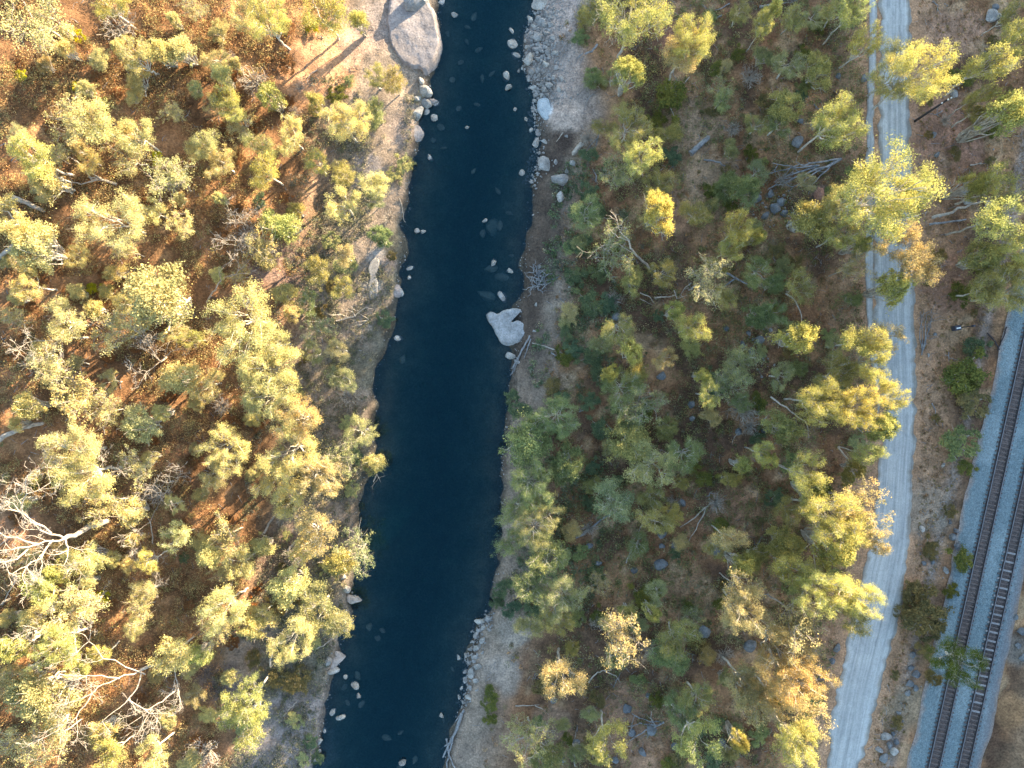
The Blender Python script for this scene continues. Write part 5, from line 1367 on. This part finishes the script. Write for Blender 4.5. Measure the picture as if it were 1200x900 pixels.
# ------------------------------------------------------------------ labels for the many small things: what they lie next to
ANCH_A = np.array([(a[0], a[1]) for a in ANCH]); 
def place_label(look, px, py):
    d = np.hypot(ANCH_A[:, 0] - px, ANCH_A[:, 1] - py)
    for i in np.argsort(d):
        ax, ay, ph = ANCH[i]; dx, dy = px - ax, py - ay
        if abs(dx) > 2.2 * abs(dy): w = "right of" if dx > 0 else "left of"
        elif abs(dy) > 2.2 * abs(dx): w = "below" if dy > 0 else "above"
        else: w = ("below" if dy > 0 else "above") + " and " + ("right of" if dx > 0 else "left of")
        lab = f"{look} {w} the {ph}"
        if lab not in USED and len(lab.split()) <= 16: return lab
    return f"{look} on open ground"
for (o, look, cat, px, py, gr) in POST:
    lab = place_label(look, px, py); USED.add(lab); tag(o, lab, cat, gr)

# ------------------------------------------------------------------ ground cover nobody could count
def cover(name, n, box, ok, colour, size, leaf, nl, seed, hgt=0.6):
    rng = np.random.default_rng(seed)
    x = rng.uniform(box[0], box[1], n * 4); y = rng.uniform(box[2], box[3], n * 4)
    k = 1 / PXM; X = (x - 600) * k; Y = (450 - y) * k
    Z = terr(X, Y); X = X * (1 - Z / CAM_H); Y = Y * (1 - Z / CAM_H); Z = terr(X, Y)
    PX, PY = to_px(X, Y, Z)
    keep = ok(PX, PY, X, Y); X, Y, Z, PX, PY = [v[keep][:n] for v in (X, Y, Z, PX, PY)]
    m = len(X); s = size * rng.uniform(0.5, 1.5, m)
    c = colour(PX, PY, X, Y, m, rng)
    C = np.repeat(np.stack([X, Y, Z], 1), nl, 0)
    d = rng.normal(0, 1, (m * nl, 3)); d /= np.linalg.norm(d, axis=1, keepdims=True); d[:, 2] = np.abs(d[:, 2])
    C = C + d * (np.repeat(s, nl) * rng.random(m * nl) ** 0.4)[:, None] * np.array([1, 1, hgt]) + [0, 0, 0.05]
    V, F = leaves(rng, C, leaf, 0.25)
    tone = np.clip(np.repeat(np.repeat(0.45 + rng.normal(0, .14, m), nl) + rng.normal(0, .17, m * nl), 4), 0, 1)
    cc = np.repeat(np.repeat(c, nl, 0), 4, 0)
    o = link(name, mesh_from(name, V, F, M_UNDER, False, {"tone": tone, "col": cc})); o["kind"] = "stuff"
    return o
def pick(rng, m, cols, p):
    i = rng.choice(len(cols), m, p=p); c = np.array(cols)[i]; return c * rng.uniform(0.75, 1.25, (m, 1))
def dl_of(X, Y): return np.interp(Y, *SHORE_L) - X
def dr_of(X, Y): return X - np.interp(Y, *SHORE_R)
clear = lambda x, y: (np.hypot((x - 385) / 50, (y - 72) / 36) > 1) & (np.hypot((x - 352) / 32, (y - 98) / 26) > 1)
cover("heath_undergrowth", 8500, (-40, 420, -40, 940), lambda x, y, X, Y: (dl_of(X, Y) + (fbm(X, Y, 9, 3, 3) - .5) * 12 > 17) & clear(x, y) & (fbm(X, Y, 6, 3, 61) > 0.40),
      lambda x, y, X, Y, m, rng: pick(rng, m, [(0.34, 0.18, 0.09), (0.42, 0.27, 0.135), (0.27, 0.165, 0.09), (0.48, 0.36, 0.18), (0.42, 0.36, 0.16), (0.18, 0.10, 0.055)], [.2, .2, .14, .2, .17, .09]), 0.95, 0.105, 46, 5, 0.95)
cover("bank_scrub", 4000, (200, 520, -40, 940), lambda x, y, X, Y: (dl_of(X, Y) > 1.2) & (dl_of(X, Y) < 19) & (x < 462 + (y > 100) * 60) & (fbm(X, Y, 5, 3, 71) > 0.42) & (y > 90),
      lambda x, y, X, Y, m, rng: pick(rng, m, [(0.22, 0.20, 0.15), (0.28, 0.25, 0.20), (0.15, 0.16, 0.10), (0.30, 0.27, 0.15)], [.35, .25, .25, .15]), 0.6, 0.12, 24, 6, 0.8)
def wood_ok(x, y, X, Y):
    rc, rw, rs = roadx(Y); t1, t2 = trackx(Y)
    return (dr_of(X, Y) > 6) & (X < rs - 0.6) & (np.hypot(x - 662, y - 110) > 60)
cover("woodland_grass", 5200, (560, 1060, -40, 940), lambda x, y, X, Y: wood_ok(x, y, X, Y) & (fbm(X, Y, 7, 3, 81) > 0.40),
      lambda x, y, X, Y, m, rng: pick(rng, m, [(0.36, 0.225, 0.125), (0.27, 0.15, 0.08), (0.24, 0.21, 0.09), (0.16, 0.18, 0.085), (0.34, 0.25, 0.16), (0.23, 0.21, 0.15)], [.26, .2, .17, .13, .12, .12]), 0.55, 0.12, 20, 7, 0.5)
cover("woodland_scrub", 4200, (600, 1060, -40, 940), lambda x, y, X, Y: wood_ok(x, y, X, Y) & (dr_of(X, Y) > 9) & (fbm(X, Y, 8, 3, 111) > 0.45),
      lambda x, y, X, Y, m, rng: pick(rng, m, [(0.27, 0.245, 0.11), (0.20, 0.215, 0.095), (0.30, 0.28, 0.17), (0.19, 0.14, 0.075), (0.15, 0.17, 0.07)], [.28, .24, .2, .14, .14]), 0.85, 0.125, 30, 17, 0.9)
cover("bank_reeds", 1900, (560, 760, -40, 940), lambda x, y, X, Y: (dr_of(X, Y) > 3.2) & (dr_of(X, Y) < 17) & (y > 190) & (y < 730) & (fbm(X, Y, 6, 3, 91) > 0.47),
      lambda x, y, X, Y, m, rng: pick(rng, m, [(0.14, 0.20, 0.10), (0.18, 0.21, 0.13), (0.24, 0.235, 0.17), (0.15, 0.165, 0.08)], [.3, .3, .22, .18]), 0.6, 0.15, 24, 8, 0.9)
cover("verge_grass", 2600, (1000, 1260, -40, 940), lambda x, y, X, Y: (X > roadx(Y)[0] + roadx(Y)[1] / 2 + 0.9) & ((X < trackx(Y)[0] - 5.4) | (X > trackx(Y)[1] + 5.0)),
      lambda x, y, X, Y, m, rng: pick(rng, m, [(0.34, 0.225, 0.13), (0.27, 0.16, 0.09), (0.38, 0.265, 0.16), (0.21, 0.175, 0.07)], [.35, .3, .2, .15]), 0.35, 0.10, 14, 9, 0.4)
# twigs and fallen bark
rng = np.random.default_rng(12); S = Soup()
xx = rng.uniform(-30, 1230, 9000); yy = rng.uniform(-30, 930, 9000); n = 0
for x, y in zip(xx, yy):
    X, Y = (x - 600) / PXM, (450 - y) / PXM; z0 = float(terr(X, Y)); X *= 1 - z0 / CAM_H; Y *= 1 - z0 / CAM_H; z = float(terr(X, Y))
    dl, dr = dl_of(X, Y), dr_of(X, Y)
    rc, rw, rs = roadx(Y); t1, t2 = trackx(Y)
    if not (dl > 1.5 or dr > 4) or (rs - 1 < X < rc + rw / 2 + 1) or (t1 - 5.5 < X < t2 + 5): continue
    if fbm(X, Y, 8, 2, 55) < 0.42: continue
    a = rng.uniform(0, 6.28); L = rng.uniform(0.4, 1.6); e = np.array([math.cos(a) * L, math.sin(a) * L, rng.uniform(0, .15)])
    P = np.array([(X, Y, z + .05), np.array([X, Y, z + .12]) + e * .5 + np.append(rng.normal(0, .1, 2), 0), np.array([X, Y, z + .06]) + e])
    V, F = tube(P, np.array([.035, .028, .012]) * rng.uniform(.7, 1.6), 3); S.add(V, F); n += 1
    if n > 2600: break
o = link("fallen_twigs", S.mesh("fallen_twigs", M_GREYWOOD)); o["kind"] = "stuff"
# small stones of the gravel bar, waterlines and clearings
rng = np.random.default_rng(13); base = rock_mesh(790, M_ROCK, 0.7, 0.3, 1)
co = np.array([v.co[:] for v in base.vertices]); fa = np.array([p.vertices[:] for p in base.polygons])
VV = []; FF = []; n = 0
def stones(cnt_, fx, smin, smax):
    global n
    k = 0
    while k < cnt_:
        x, y = fx(); X, Y, z = (x - 600) / PXM, (450 - y) / PXM, 0.0; z = float(terr(X, Y))
        if z < -0.35: continue
        s = rng.uniform(smin, smax) * (1 if rng.random() < .85 else 1.6); a = rng.uniform(0, 6.28); c_, s_ = math.cos(a), math.sin(a)
        v = co * s * rng.uniform(.7, 1.2, 3); v = np.stack([v[:, 0] * c_ - v[:, 1] * s_, v[:, 0] * s_ + v[:, 1] * c_, v[:, 2]], 1) + [X, Y, z + s * .05]
        VV.append(v); FF.append(fa + n); n += len(co); k += 1
stones(1300, lambda: (rng.normal(638, 15), rng.uniform(-10, 125)), .07, .26)
stones(330, lambda: (rng.normal(632, 9), rng.uniform(5, 122)), .22, .55)
stones(260, lambda: (rng.normal(620, 9), rng.uniform(120, 215)), .10, .36)
def alongL():
    y = rng.uniform(0, 900); return lsh(y) - abs(rng.normal(0, 6)) + 3, y
def alongR():
    y = rng.uniform(60, 900); return rsh(y) + abs(rng.normal(0, 6)) - 3, y
stones(300, alongL, .06, .26); stones(320, alongR, .06, .24)
stones(260, lambda: (lambda y: (rsh(y) + rng.normal(3, 6), y))(rng.uniform(715, 830)), .12, .38)
stones(160, lambda: (rng.normal(1076, 10), rng.uniform(590, 890)), .06, .2)
stones(120, lambda: (rng.normal(1120, 30), rng.uniform(0, 350)), .06, .18)
stones(60, lambda: (rng.normal(905, 22), rng.normal(245, 14)), .12, .4)
stones(60, lambda: (rng.normal(880, 12), rng.normal(402, 14)), .12, .4)
o = link("gravel", mesh_from("gravel", np.concatenate(VV), np.concatenate(FF), M_ROCK)); o["kind"] = "stuff"
